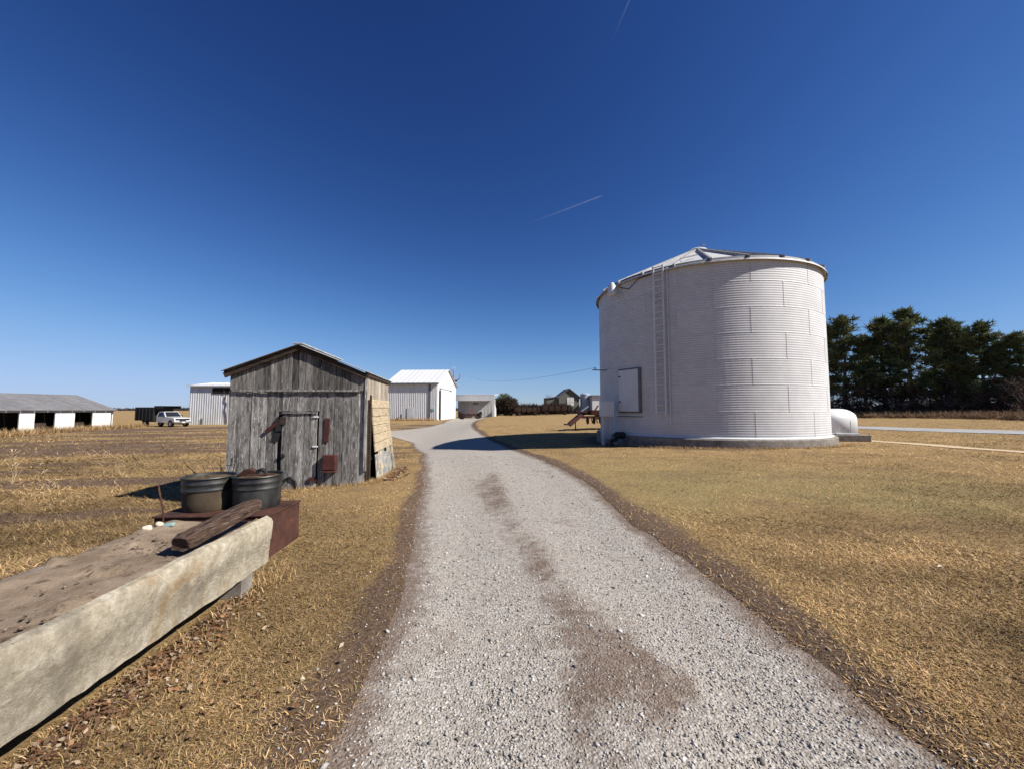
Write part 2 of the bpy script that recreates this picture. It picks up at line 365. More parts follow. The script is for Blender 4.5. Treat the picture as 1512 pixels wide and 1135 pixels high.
# ground material: soil verge, dead turf, rough field
def field_masks(X, Y):
    d = lane_d(X, Y)
    L, Rr = lane_edges(Y)
    right = X > (L + Rr) / 2
    wid = np.where(right, .30 + .45 * fbm(X * .5, Y * .5, 51), .13 + .46 * fbm(X * .7, Y * .7, 53) * (1 - .6 * ss((Y - 4) / 6)))
    verge = 1 - ss((d - wid * .55) / (wid * .9))                     # bare brown soil along the gravel
    ring = np.hypot(X - 10.75, Y - 21.8)
    verge = np.maximum(verge, .75 * (1 - ss((ring - 6.3) / 1.3)) * ss((12.5 - X) / 5))
    stripes = fbm((X * .10 + Y * .02) , (Y * .75 - X * .16), 61)
    left = ss((-X - 3.4) / 2.0) * (1 - ss((Y - 45) / 20))
    bare = left * ss((stripes - .44) / .16)
    bare = np.maximum(bare, (1 - left) * .42 * ss((fbm(X * .9, Y * 1.5, 63) - .50) / .25))
    green = ss((fbm(X * .22, Y * .22, 71) - .38) / .25) * ss((X - .5) / 3) * (1 - ss((np.hypot(X - 3, Y - 2) - 5) / 9))
    return verge, bare, green * .8
vg, ba, gr = field_masks(V[:, 0], V[:, 1])
gm, nt, b = new_mat('dead_lawn_and_soil')
at = nt.nodes.new('ShaderNodeAttribute'); at.attribute_name = 'Col'
sep = nt.nodes.new('ShaderNodeSeparateColor'); nt.links.new(at.outputs['Color'], sep.inputs[0])
v = mapping(nt, (1, 1, 1), 'Object', False)
turf = ramp(nt, noise(nt, v, 45, 8, .75), [(.33, (.085, .055, .030)), (.50, (.29, .195, .088)), (.66, (.50, .355, .17))])
turf = mix(nt, ramp(nt, noise(nt, v, 1.1, 6, .6), [(.42, (0, 0, 0)), (.62, (.75, .75, .75))]), turf, mix(nt, ramp(nt, noise(nt, v, 60, 6, .7), [(.4, (0, 0, 0)), (.6, (1, 1, 1))]), (.13, .088, .052), (.30, .205, .10)))
turf = mix(nt, sep.outputs[2], turf, mix(nt, ramp(nt, noise(nt, v, 50, 6, .7), [(.38, (0, 0, 0)), (.6, (1, 1, 1))]), (.12, .10, .045), (.36, .285, .135)))
soil = ramp(nt, noise(nt, v, 30, 8, .75), [(.3, (.055, .036, .025)), (.52, (.135, .09, .062)), (.72, (.26, .19, .14))])
soilmask = nt.nodes.new('ShaderNodeMath'); soilmask.operation = 'MULTIPLY_ADD'
sm = mix(nt, 1.0, sep.outputs[0], sep.outputs[1], 'LIGHTEN')
pert = nt.nodes.new('ShaderNodeMath'); pert.operation = 'ADD'
nn = noise(nt, v, 9, 6, .7); sc = nt.nodes.new('ShaderNodeMath'); sc.operation = 'MULTIPLY_ADD'; sc.inputs[1].default_value = .9; sc.inputs[2].default_value = -.45
nt.links.new(nn, sc.inputs[0]); nt.links.new(sc.outputs[0], pert.inputs[0]); nt.links.new(sm, pert.inputs[1])
msk = ramp(nt, pert.outputs[0], [(.25, (0, 0, 0)), (.75, (1, 1, 1))])
nt.links.new(mix(nt, msk, turf, soil), b.inputs['Base Color']); b.inputs['Roughness'].default_value = 1; b.inputs['Specular IOR Level'].default_value = .05
bump(nt, b, noise(nt, v, 38, 8, .75), .9, .035)
me = np_mesh('ground', V, F, gm, np.stack([vg, ba, gr], -1), True)
tag(link('ground', me), kind='structure')

# gravel lane
lm, nt, b = new_mat('crushed_limestone')
v = mapping(nt, (1, 1, 1), 'Object', False)
vo = nt.nodes.new('ShaderNodeTexVoronoi'); vo.inputs['Scale'].default_value = 62; nt.links.new(v, vo.inputs['Vector'])
sepv = nt.nodes.new('ShaderNodeSeparateColor'); nt.links.new(vo.outputs['Color'], sepv.inputs[0])
c = ramp(nt, sepv.outputs[0], [(0, (.13, .112, .095)), (.3, (.275, .25, .218)), (.7, (.365, .338, .30)), (1, (.49, .46, .42))])
c = mix(nt, ramp(nt, noise(nt, v, 1.3, 7, .7), [(.40, (0, 0, 0)), (.68, (.6, .6, .6))]), c, (.33, .285, .24))
c = mix(nt, ramp(nt, noise(nt, v, 140, 5, .7), [(.3, (.55, .55, .55)), (.7, (0, 0, 0))]), c, (.30, .27, .24))
at = nt.nodes.new('ShaderNodeAttribute'); at.attribute_name = 'Col'
sep = nt.nodes.new('ShaderNodeSeparateColor'); nt.links.new(at.outputs['Color'], sep.inputs[0])
soil = ramp(nt, noise(nt, v, 34, 8, .75), [(.3, (.06, .042, .032)), (.52, (.145, .105, .08)), (.72, (.30, .245, .20))])
nn = noise(nt, v, 7, 7, .75); sc = nt.nodes.new('ShaderNodeMath'); sc.operation = 'MULTIPLY_ADD'; sc.inputs[1].default_value = 1.6; sc.inputs[2].default_value = -.8
pert = nt.nodes.new('ShaderNodeMath'); pert.operation = 'ADD'
nt.links.new(nn, sc.inputs[0]); nt.links.new(sc.outputs[0], pert.inputs[0]); nt.links.new(sep.outputs[0], pert.inputs[1])
msk = ramp(nt, pert.outputs[0], [(.38, (0, 0, 0)), (.85, (.92, .92, .92))])
nt.links.new(mix(nt, msk, c, soil), b.inputs['Base Color']); b.inputs['Roughness'].default_value = .95; b.inputs['Specular IOR Level'].default_value = .1
hgt = nt.nodes.new('ShaderNodeMath'); hgt.operation = 'MULTIPLY'; hgt.inputs[1].default_value = -1; nt.links.new(vo.outputs['Distance'], hgt.inputs[0])
bump(nt, b, hgt.outputs[0], .6, .014)
ly = np.concatenate([np.arange(-2, 14, .12), np.arange(14, 30, .25), np.arange(30, 79.5, .6)])
lu = np.concatenate([np.linspace(-.55, -.12, 8), np.linspace(-.08, 1.08, 40), np.linspace(1.12, 1.55, 8)])
LX, RX = lane_edges(ly); U, YY = np.meshgrid(lu, ly)
inner = np.clip(U, 0, 1); XX = LX[:, None] + inner * (RX - LX)[:, None] + (U - inner) * 1.6
ZZ = lane_z(XX, YY); nu = len(lu); idx = np.arange(len(ly) * nu).reshape(len(ly), nu)
F = np.stack([idx[:-1, :-1], idx[:-1, 1:], idx[1:, 1:], idx[1:, :-1]], -1).reshape(-1, 4)
def lane_dirt(X, Y):
    L, Rr = lane_edges(Y); u = (X - L) / (Rr - L); fade = 1 - ss((Y - 16) / 10)
    mid = np.zeros_like(X)
    for (cx, cy, rx, ry, am) in [(-.62, 8.6, .34, 1.1, .85), (-.30, 6.9, .22, 1.0, .75), (-.02, 5.5, .16, .9, .6), (.22, 4.5, .17, .7, .85), (.40, 3.7, .16, .6, .65), (.60, 3.0, .20, .45, .8), (.62, 2.45, .26, .32, 1.0), (.95, 2.35, .18, .2, .7), (.30, 2.0, .16, .4, .5), (.95, 3.1, .2, .3, .35), (.45, 1.7, .3, .25, .5), (-.45, 9.9, .2, .9, .4), (-.2, 7.6, .2, .5, .5)]:
        mid = mid + .62 * am * np.exp(-((X - cx + .22 * (fbm(X * 2.2, Y * 1.6, 77) - .5)) / (rx * 1.15)) ** 2 - ((Y - cy) / (ry * 1.45)) ** 2)
    mid = np.clip(mid * (.62 + 1.25 * fbm(X * 5, Y * 3, 81)), 0, .9)
    edge = ss((lane_d(X, Y) + .42) / .60)
    patch = .5 * ss((fbm(X * 1.1, Y * .7, 83) - .62) / .16) * (1 - .6 * ss((Y - 12) / 10))
    return np.clip(np.maximum(np.maximum(mid, edge), patch), 0, 1)
V = np.stack([XX, YY, ZZ], -1).reshape(-1, 3)
dm = lane_dirt(V[:, 0], V[:, 1])
me = np_mesh('gravel_lane', V, F, lm, np.stack([dm, dm, dm], -1), True)
tag(link('gravel_lane', me), kind='structure')

# road beyond the bin, and the worn path beside it
def strip(name, left, right, mat, lift, step=40):
    vs, fs = [], []
    n = step
    for i in range(n + 1):
        t = i / n
        a = Vector(left[0]).lerp(Vector(left[1]), t); c = Vector(right[0]).lerp(Vector(right[1]), t)
        for k in range(6):
            p = a.lerp(c, k / 5); vs.append((p.x, p.y, tz(p.x, p.y) + lift))
    for i in range(n):
        for k in range(5): fs.append((i * 6 + k, i * 6 + k + 1, i * 6 + k + 7, i * 6 + k + 6))
    m = MB(); m.add(vs, fs); o = m.build(name, mat, smooth=True)
    return tag(o, kind='structure')
strip('road', [(13, 63), (52, -15)], [(18, 66), (57.5, -12)], M['asphalt'], .03, 120)
strip('dirt_path', [(16.8, 24.0), (19.9, 9.0)], [(17.7, 24.3), (20.8, 9.2)], M['path'], .02, 60)

# ------------------------------------------------------------------ grain bin
BC = Vector((10.75, 21.8)); BR = 5.6; BZ = .38; RH = 1.12; NR = 7
binE = empty('grain_bin', (BC.x, BC.y, 0), 0, 'large round corrugated white metal grain bin with conical roof', 'grain bin')
def pol(az, r, z): a = R(az); return (r * math.sin(a), r * math.cos(a), z)   # compass azimuth
m = MB(); m.lathe([(5.86, -.25), (5.84, .30), (5.80, .345), (5.2, .35), (.5, .352)], 96); m.build('foundation', M['concrete_grey'], binE, True)
m = MB(); m.lathe([(5.615, .345), (5.70, .347), (5.70, .372), (5.63, .40), (5.615, .42)], 96, close=False); m.build('base_flange', M['white_metal'], binE, True)
def bin_sheet(first):
    vs, fs, ms = [], [], []
    na, nw = 11, 11; per = 8
    angs = [-.25 + 30.5 * i / na for i in range(na + 1)] + [30.55]
    rows = nw * per
    for ia, a in enumerate(angs):
        lift = .006 if a > 29.6 else (.001 if a < 0 else .003)
        for k in range(rows + 1):
            z = RH * k / rows; r = BR + .0036 * math.sin(2 * math.pi * k / per) + lift + (.005 if k < 3 else 0)
            aa = R(a); vs.append((r * math.sin(aa), r * math.cos(aa), z))
    for ia in range(len(angs) - 1):
        for k in range(rows):
            p = ia * (rows + 1) + k; fs.append((p, p + 1, p + rows + 2, p + rows + 1)); ms.append(0)
    # overlap bead down the free edge
    b0 = len(vs)
    for k in range(rows + 1):
        z = RH * k / rows; r = BR + .0036 * math.sin(2 * math.pi * k / per) + .013
        for da in (30.45, 30.54): vs.append((r * math.sin(R(da)), r * math.cos(R(da)), z))
    for k in range(rows): fs.append((b0 + 2 * k, b0 + 2 * k + 1, b0 + 2 * k + 3, b0 + 2 * k + 2)); ms.append(1)
    me = bpy.data.meshes.new('wall_sheet'); me.from_pydata(vs, [], fs)
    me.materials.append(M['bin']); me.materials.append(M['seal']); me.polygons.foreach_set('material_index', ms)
    me.polygons.foreach_set('use_smooth', [True] * len(fs)); me.update(); return me
sheet = bin_sheet(True)
for r_ in range(NR):
    off = (5.5 if r_ % 2 == 0 else 20.5) - 30.5 + random.uniform(-.6, .6)
    for k in range(12):
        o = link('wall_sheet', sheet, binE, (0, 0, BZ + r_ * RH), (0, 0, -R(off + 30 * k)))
EZ = BZ + NR * RH    # eave
M['rib'] = surf('shadowed_rib_steel', (.20, .20, .205), (.32, .32, .325), 5, .6, bmp=0)  # the ribs' shadow lines are put into this darker colour
# roof: 24 panels with standing ribs
AP = 10.75; ER = 5.76
def slope_z(r): return EZ - .06 + (AP - EZ) * (1 - (r - .45) / (ER - .45)) - .1
pm = MB()
da = 15.0
for (r0, r1) in [(.45, 1.8), (1.8, 3.2), (3.2, 4.5), (4.5, ER)]:
    n = 4
    for i in range(n):
        a0, a1 = da * i / n, da * (i + 1) / n
        q = [pol(a0, r0, slope_z(r0)), pol(a1, r0, slope_z(r0)), pol(a1, r1, slope_z(r1)), pol(a0, r1, slope_z(r1))]
        pm.add(q, [(0, 1, 2, 3)])
n = 4
for i in range(n):  # drip edge
    a0, a1 = da * i / n, da * (i + 1) / n
    pm.add([pol(a0, ER, slope_z(ER)), pol(a1, ER, slope_z(ER)), pol(a1, ER + .015, slope_z(ER) - .07), pol(a0, ER + .015, slope_z(ER) - .07)], [(0, 1, 2, 3)])
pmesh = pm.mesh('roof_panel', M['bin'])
rm = MB(); rm.bar(pol(0, .5, slope_z(.5) + .05), pol(0, ER + .02, slope_z(ER) + .05), .08, .15, (0, 0, 1)); rmesh = rm.mesh('roof_rib', M['rib'])
for k in range(24):
    a = -R(15 * k + 6)
    link('roof_panel', pmesh, binE, (0, 0, 0), (0, 0, a)); link('roof_rib', rmesh, binE, (0, 0, 0), (0, 0, a))
m = MB(); m.lathe([(ER - .02, slope_z(ER) - .03), (BR + .02, EZ - .005), (BR + .02, EZ - .05)], 96, close=False); m.build('eave_soffit', M['trim_grey'], binE, True)
m = MB(); m.lathe([(.56, slope_z(.5) - .02), (.55, slope_z(.5) + .16), (.42, slope_z(.5) + .24), (.12, slope_z(.5) + .30)], 24); cap = m.build('roof_cap', M['white_metal'], binE, True)
m = MB(); m.tube([(.1, -.3, slope_z(.5) + .28), (.1, -.3, slope_z(.5) + .42), (.35, -.3, slope_z(.5) + .40)], .03, 6); m.build('cap_handle', M['trim_grey'], cap)
# roof hatch with its rail, on the slope above the ladder
m = MB(); m.bar(pol(206, 4.0, slope_z(4.0) + .16), pol(215, 4.7, slope_z(4.7) + .2), .05, .05); m.build('roof_rail', M['trim_grey'], binE)
# ladder
LA = 223.0
lad = empty('ladder', (0, 0, 0)); lad.parent = binE
def lad_pt(s, r, z): a = R(LA); return (r * math.sin(a) + s * math.cos(a), r * math.cos(a) - s * math.sin(a), z)
for s_ in (-.22, .22):
    m = MB(); m.bar(lad_pt(s_, BR + .20, 1.35), lad_pt(s_, BR + .20, EZ + .05), .07, .04, lad_pt(0, 1, 0)); m.build('rail', M['white_metal'], lad)
m = MB(); m.tube([lad_pt(-.21, BR + .20, 0), lad_pt(.21, BR + .20, 0)], .024, 6); rg = m.mesh('rung', M['white_metal'])
z = 1.5
while z < EZ: link('rung', rg, lad, (0, 0, z)); z += .305
for z in (1.8, 3.4, 5.0, 6.6, 8.0):
    m = MB()
    for s_ in (-.22, .22): m.bar(lad_pt(s_, BR, z), lad_pt(s_, BR + .2, z), .03, .03)
    m.build('standoff', M['bin'], lad)
m = MB(); m.tube([lad_pt(-.36, BR + .06, .9), lad_pt(-.36, BR + .06, EZ - .08)], .03, 6); m.build('conduit', M['grey_metal'], binE)
m = MB(); m.tube([lad_pt(.3, BR + .05, EZ - .16), lad_pt(1.2, BR - .03, EZ - .2)], .03, 6); m.build('conduit', M['trim_grey'], binE)
m = MB(); m.tube([pol(233, BR + .05, 1.25), pol(242, BR + .06, 1.25), pol(250, BR + .06, 1.24)], .02, 6); m.build('conduit', M['trim_grey'], binE)
# walk-in door
DA = 241.0
door = empty('door', pol(DA, BR - .08, 0), -R(DA)); door.parent = binE
m = MB(); m.cbox((-.72, 0, 1.42), (.72, .17, 3.62), .012); m.build('frame', M['trim_grey'], door)
m = MB(); m.cbox((-.64, .172, 1.50), (.66, .215, 3.55), .012); m.build('panel', M['white_metal'], door)
for z in (1.95, 3.2):
    m = MB(); m.cbox((.50, .2155, z), (.60, .25, z + .07), .006); m.build('latch', M['black'], door)
# bracket for the power line, flood light
m = MB(); m.bar(pol(262, BR - .05, 3.72), pol(264, BR + .75, 3.76), .06, .05); m.tube([pol(263.6, BR + .6, 3.74), pol(263.6, BR + .6, 3.9)], .03, 6); m.build('bracket', M['trim_grey'], binE)
fl = empty('flood_light', pol(248, BR, 7.75), -R(248)); fl.parent = binE; fl.scale = (1.5, 1.5, 1.5)
m = MB(); m.bar((0, 0, 0.1), (0, .25, .2), .05, .05); m.build('arm', M['white_metal'], fl)
m = MB(); m.lathe([(.06, .24), (.13, .12), (.15, -.16), (.10, -.22)], 12, (0, .28, 0)); m.build('lamp_head', M['white_metal'], fl, True)
m = MB(); m.tube([pol(246, BR + .04, 7.85), pol(240, BR + .05, 7.6), pol(234, BR + .05, 7.95), pol(226, BR + .05, 8.0)], .018, 5); m.build('cable', M['wire'], binE)

# electrical cabinet beside the bin, motor drive at its foot
cab = empty('electrical_cabinet', (4.85, 19.6, tz(4.85, 19.6)), R(6), 'grey electrical cabinet on post with conduits beside the grain bin', 'electrical box')
m = MB(); m.cbox((-.36, -.2, 1.42), (.30, .2, 2.22), .015); m.build('housing', M['white_metal'], cab)
m = MB(); m.cbox((-.33, -.225, 1.45), (.27, -.202, 2.19), .008); m.build('cabinet_door', M['white_metal'], cab)
m = MB(); m.cbox((-.30, -.06, -.1), (-.18, .06, 1.42), .01); m.build('post', M['grey_metal'], cab)
m = MB(); m.cbox((-.34, .061, .3), (.22, .09, 1.41), .008); m.build('back_panel', M['grey_metal'], cab)
m = MB(); m.tube([(.1, -.1, 1.42), (.1, -.1, .35), (.28, -.12, .12)], .03, 7); m.tube([(.2, 0, 1.42), (.2, 0, .5), (.4, .1, .2)], .025, 7); m.build('conduit', M['grey_metal'], cab, True)
mo = empty('auger_motor', (5.35, 19.15, tz(5.35, 19.15)), R(20), 'dark electric motor and auger outlet at foot of grain bin', 'motor')
m = MB(); m.lathe([(.12, -.30), (.17, -.26), (.17, .2), (.12, .26), (.04, .27), (.04, .36)], 16, (0, 0, .48), 'x'); m.build('motor_body', M['black'], mo, True)
m = MB(); m.box((0, 0, .16), (.5, .3, .32), taper=.8); m.build('mount', M['trim_grey'], mo)
m = MB(); m.tube([(-.3, -.1, .3), (-.7, -.3, .25), (-.75, -.35, -.05)], .1, 8); m.build('auger_spout', M['black'], mo, True)

# aeration fan on its pad
fan = empty('fan_housing', (16.75, 20.25, tz(16.75, 20.25)), R(-14), 'white rounded metal fan housing on grey concrete pad beside grain bin', 'fan housing')
m = MB(); m.cbox((-1.1, -.85, -.12), (1.25, .85, .34), .02); m.build('pad', M['concrete_grey'], fan)
prof = [(-1.0, .35), (-1.0, 1.62), (.05, 1.66)] + [(.12 + .62 * math.sin(R(a)), 1.02 + .62 * math.cos(R(a))) for a in range(5, 91, 9)] + [(.76, .44), (.82, .40), (.82, .345), (-1.0, .345)]
bm = bmesh.new(); bmesh.ops.create_cube(bm, size=1)
for v in bm.verts: v.co = Vector((-.12 + v.co.x * 1.85, v.co.y * 1.3, 1.0 + v.co.z * 1.3))
bmesh.ops.bevel(bm, geom=[e for e in bm.edges if all(v.co.z > 1 for v in e.verts)], offset=.52, segments=7, affect='EDGES', profile=.5)
me = bpy.data.meshes.new('shell'); bm.to_mesh(me); bm.free(); me.materials.append(M['white_metal']); me.polygons.foreach_set('use_smooth', [True] * len(me.polygons)); link('shell', me, fan)
m = MB(); m.cbox((-1.08, -.69, .342), (.86, .69, .41), .012); m.build('base_flange', M['white_metal'], fan)
for xx in (-.55, .0, .5):
    m = MB(); m.box((xx, -.653, .75), (.03, .012, .6)); m.build('rib', M['grey_metal'], fan)
m = MB(); m.cbox((-.2, -.82, .345), (.05, -.66, .44), .02); m.build('foot_block', M['white_metal'], fan)

# ------------------------------------------------------------------ old wooden shed
SH = empty('wooden_shed', (-6.06, 8.24, 0), R(7.35), 'small weathered grey board shed with low gable roof and patched side', 'shed')
W, D = 2.82, 2.55; EV = 2.40; RG = 2.97; BAT = 2.0
def gz_l(x, y):  # ground height at shed-local point
    p = Matrix.Rotation(R(7.35), 2) @ Vector((x, y)); return tz(p.x - 6.06, p.y + 8.24)
def top_at(x): return EV + (RG - EV) * (1 - abs(x - W / 2) / (W / 2)) - .03
def vboard(x0, x1, zb, zt0, zt1, y, t=.024, mat='wood', parent=None, name='board', along='x', lean=0.0):
    m = MB(); j = lambda a: random.uniform(-a, a)
    n = 4; vs = []
    tw = j(.006)
    for k in range(n + 1):
        s = k / n
        for xx, zt in ((x0, zt0), (x1, zt1)):
            z = zb + (zt - zb) * s + (j(.01) if k in (0,) else 0); xx2 = xx + (j(.003) if 0 < k < n else 0)
            for yy in (0, t):
                yv = y + yy + tw * (1 if xx == x1 else -1) + lean * (1 - s)
                vs.append((xx2, yv, z) if along == 'x' else (yv, xx2, z))
    fs = []
    for k in range(n):
        b0 = k * 4; c0 = b0 + 4
        fs += [(b0, b0 + 2, c0 + 2, c0), (b0 + 1, c0 + 1, c0 + 3, b0 + 3), (b0, c0, c0 + 1, b0 + 1), (b0 + 2, b0 + 3, c0 + 3, c0 + 2)]
    fs += [(0, 1, 3, 2), (n * 4, n * 4 + 2, n * 4 + 3, n * 4 + 1)]
    m.add(vs, fs); return m.build(name, M[mat], parent or SH)
DX0, DX1, DZT = 1.10, 1.83, 1.56
x = 0.0
while x < W - .02:     # lower front boards
    w = random.uniform(.125, .185)
    if W - x - w < .09: w = W - x
    x1 = min(x + w, W); zb = min(gz_l(x, 0), gz_l(x1, 0)) - .02 + random.uniform(0, .05)
    a, c = x + .004, x1 - .004
    if c > DX0 - .09 and a < DX1:                       # around the doorway
        if a < DX0 - .13: vboard(a, DX0 - .10, zb, BAT, BAT, -.012 + random.uniform(-.006, .006))
        if c > DX1 + .03: vboard(DX1 + .015, c, zb, BAT, BAT, -.012 + random.uniform(-.006, .006))
        vboard(max(a, DX0 - .095), min(c, DX1 + .01), DZT - .004 + random.uniform(0, .006), BAT, BAT, -.012 + random.uniform(-.006, .006))
    else: vboard(a, c, zb, BAT + random.uniform(-.015, .0), BAT, -.012 + random.uniform(-.008, .008))
    x = x1
x = .03
while x < W - .05:     # gable boards
    w = random.uniform(.12, .18)
    if W - .03 - x - w < .08: w = W - .03 - x
    x1 = x + w
    if x < W / 2 < x1: x1 = W / 2 if W / 2 - x > .06 else x1
    vboard(x + .003, x1 - .003, BAT + .012 + random.uniform(-.01, .01), top_at(x), top_at(x1), -.04 + random.uniform(-.006, .006), mat='wood_gable'); x = x1
m = MB(); m.box((W / 2 - .02, -.058, BAT + .005), (W - .2, .022, .045), (0, R(-.25), 0)); m.build('batten', M['wood'], SH)
m = MB(); m.box((W + .012, -.03, 1.35), (.05, .06, 2.2)); m.build('corner_post', M['wood'], SH)
# door, sagging on its hinges
dr = empty('door', (DX0, -.03, 0)); dr.parent = SH; dr.rotation_euler = (0, 0, 0)
xb = 0.0; k = 0
for w in (.15, .14, .16, .14, .13):
    vboard(xb + .004, xb + w - .004, gz_l(DX0 + xb, 0) + (.02 if k < 2 else -.06 - .02 * (k % 2)), DZT - .01, DZT - .01 - random.uniform(0, .01), -.012 + random.uniform(-.004, .004), .022, 'wood', dr); xb += w; k += 1
for z in (.78, 1.42):
    m = MB(); m.cbox((.64, -.040, z), (.75, -.018, z + .032), .005); m.build('hinge', M['white_metal'], dr)
m = MB(); m.box((.04, -.03, .62), (.07, .03, .06)); m.box((.07, -.032, .60), (.05, .03, .03)); m.build('handle', M['black'], dr)
m = MB(); m.box((.36, -.035, DZT - .03), (.72, .018, .03)); m.build('top_rail', M['wood'], dr)
m = MB(); m.tube([(.04, -.05, -.02), (.12, -.06, .12), (.22, -.07, .16), (.31, -.06, .08), (.36, -.05, -.14)], .022, 6); m.build('bent_strap', M['black'], SH, loc=(DX0, 0, 0))
# dark strip standing in for the slot's shade, and the ironwork beside the door
m = MB(); m.box((DX0 - .05, .02, .9), (.10, .03, 1.4)); m.build('slot_shade', M['black_void'], SH)
m = MB(); m.box((DX0 - .07, -.045, 1.27), (.09, .045, .26)); m.box((DX0 - .11, -.03, 1.02), (.11, .03, .18), (0, R(14), 0)); m.build('latch_bracket', M['black'], SH)
m = MB(); m.box((DX0 - .20, -.06, 1.22), (.30, .02, .075), (0, R(-40), 0)); m.build('iron_strap', M['rust_red'], SH)
m = MB(); m.box((DX0 + .02, -.05, 1.36), (.12, .03, .16)); m.build('iron_plate', M['wood_dark'], SH)
m = MB(); m.box((2.02, -.028, 1.15), (.09, .02, .52), (0, R(1.5), 0)); m.build('iron_strap', M['rust_red'], SH)
m = MB(); m.cbox((1.98, -.16, .30), (2.25, -.016, .62), .012); m.build('iron_box', M['rust_red'], SH)
m = MB(); m.box((2.11, -.09, .27), (.28, .16, .035)); m.box((2.11, -.12, .45), (.16, .03, .1)); m.build('iron_box_lip', M['rust'], SH)
m = MB(); m.box((1.78, -.06, .10), (.16, .06, .07), (0, R(10), 0)); m.build('rusty_bracket', M['rust_red'], SH)
# other walls
y = .03
while y < D:           # left side
    w = random.uniform(.14, .19); y1 = min(y + w, D); vboard(y, y1 - .006, gz_l(0, y) - .05, EV, EV, .012, along='y'); y = y1
x = 0
while x < W:           # back
    w = random.uniform(.16, .2); x1 = min(x + w, W); vboard(x, x1 - .004, gz_l(x, D) - .05, min(top_at(x), top_at(x1)), min(top_at(x), top_at(x1)), D); x = x1
y = .03
while y < D - .02:     # right side: upper weathered boards
    w = random.uniform(.14, .18); y1 = min(y + w, D); vboard(y, y1 - .004, 1.80 + random.uniform(-.03, .03), EV + .02, EV + .02, W - .012, mat='wood_side', along='y'); y = y1
m = MB(); m.box((W - .03, .26, .9), (.05, .06, 1.9)); m.build('stud', M['wood_dark'], SH)
m = MB(); m.box((W + .02, .34, .88), (.05, .09, 2.1)); m.build('stud', M['wood_dark'], SH)
for i in range(6):     # pale horizontal planks, swinging out towards the bottom
    zc = 1.74 - i * .205; out = .004 + .010 * i + .002 * i * i
    m = MB(); m.box((W + .03 + out, .38 + (D - .42) / 2, zc), (.024, D - .42 + random.uniform(-.05, .05), .195), (0, R(-4 - i * .5), R(random.uniform(-.6, .6))))
    m.build('side_plank', M['plank_new'], SH)
for i in range(7):     # leaning flakes of tin below
    yy = .42 + i * .32; g = gz_l(W + .3, yy)
    h = .56 + .03 * i + random.uniform(-.06, .1); m = MB()
    m.box((W + .17 + random.uniform(-.01, .02), yy + .12, g + h / 2 - .04), (.012, .32, h), (R(random.uniform(-6, 6)), R(-7 + random.uniform(-3, 3)), R(random.uniform(-5, 5)))); m.build('tin_flake', M['tin_side'], SH)
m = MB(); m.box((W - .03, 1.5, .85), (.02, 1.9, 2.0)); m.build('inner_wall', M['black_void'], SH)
# roof
def roof_sheet(w, L):
    n = 24; vs = []; per = 6
    for k in range(n + 1):
        yy = w * k / n; h = .009 * math.sin(2 * math.pi * k / 4)
        for s in (0, L): vs.append((s, yy, h))
        for s in (0, L): vs.append((s, yy, h - .006))
    fs = []
    for k in range(n):
        a = 4 * k; c = a + 4; fs += [(a, a + 1, c + 1, c), (a + 2, c + 2, c + 3, a + 3), (a, c, c + 2, a + 2), (a + 1, a + 3, c + 3, c + 1)]
    fs += [(0, 2, 3, 1), (4 * n, 4 * n + 1, 4 * n + 3, 4 * n + 2)]
    m = MB(); m.add(vs, fs); return m
sl = math.atan2(RG - EV, W / 2); L = (W / 2 + .085) / math.cos(sl); ws = (D + .30) / 4
rmesh = roof_sheet(ws + .02, L).mesh('roof_sheet', M['tin'], True)
for k in range(4):
    y0 = -.16 + k * ws
    o = link('roof_sheet', rmesh, SH, (W / 2, y0, RG + .035 + .004 * (k % 2)), (0, sl + R(random.uniform(-.3, .3)), 0))
    o = link('roof_sheet', rmesh, SH, (W / 2, y0 + ws, RG + .035 + .004 * (k % 2)), (0, sl + R(random.uniform(-.3, .3)), math.pi))
m = MB(); m.box((W / 2, D / 2 - .01, RG + .05), (.22, D + .32, .018)); m.build('ridge_cap', M['tin'], SH)
for sgn in (-1, 1):
    m = MB(); e = W / 2 + sgn * (W / 2 + .06)
    m.bar((W / 2, -.10, RG - .035), (e, -.10, EV - .085), .03, .11, (0, -1, 0) if False else None); m.build('rake_board', M['wood_dark'], SH)
    m = MB(); m.bar((W / 2 + sgn * (W / 2 + .045), -.12, EV - .03), (W / 2 + sgn * (W / 2 + .045), D + .1, EV - .03), .03, .09); m.build('fascia', M['wood_dark'], SH)

M['vine'] = surf('dark_vine', (.018, .014, .011), (.045, .034, .026), 9, .95, bmp=0, spec=.1)
# tangle of dead vine at the shed corner
def twigs(mb, base, n, h, spread, r=.006, seed=1):
    rd = random.Random(seed)
    for _ in range(n):
        a = rd.uniform(0, 6.283); s = spread * rd.random(); p = Vector(base) + Vector((math.cos(a) * s, math.sin(a) * s, 0)); pts = [p]
        d = Vector((rd.uniform(-.5, .5), rd.uniform(-.5, .5), 1)).normalized(); hh = h * rd.uniform(.4, 1)
        for k in range(4):
            d = (d + Vector((rd.uniform(-.35, .35), rd.uniform(-.35, .35), rd.uniform(-.2, .2)))).normalized(); pts.append(pts[-1] + d * hh / 4)
        mb.tube(pts, [r, r * .9, r * .7, r * .5, r * .3], 4, False)
m = MB(); twigs(m, (-6.38, 8.45, tz(-6.38, 8.45) - .03), 150, .6, .40, .011, 3); twigs(m, (-6.2, 8.36, tz(-6.2, 8.36) - .02), 34, 1.15, .10, .013, 4)
tag(m.build('dead_vine', M['vine']), 'tangle of dark dead vine stems at shed corner', 'vine')

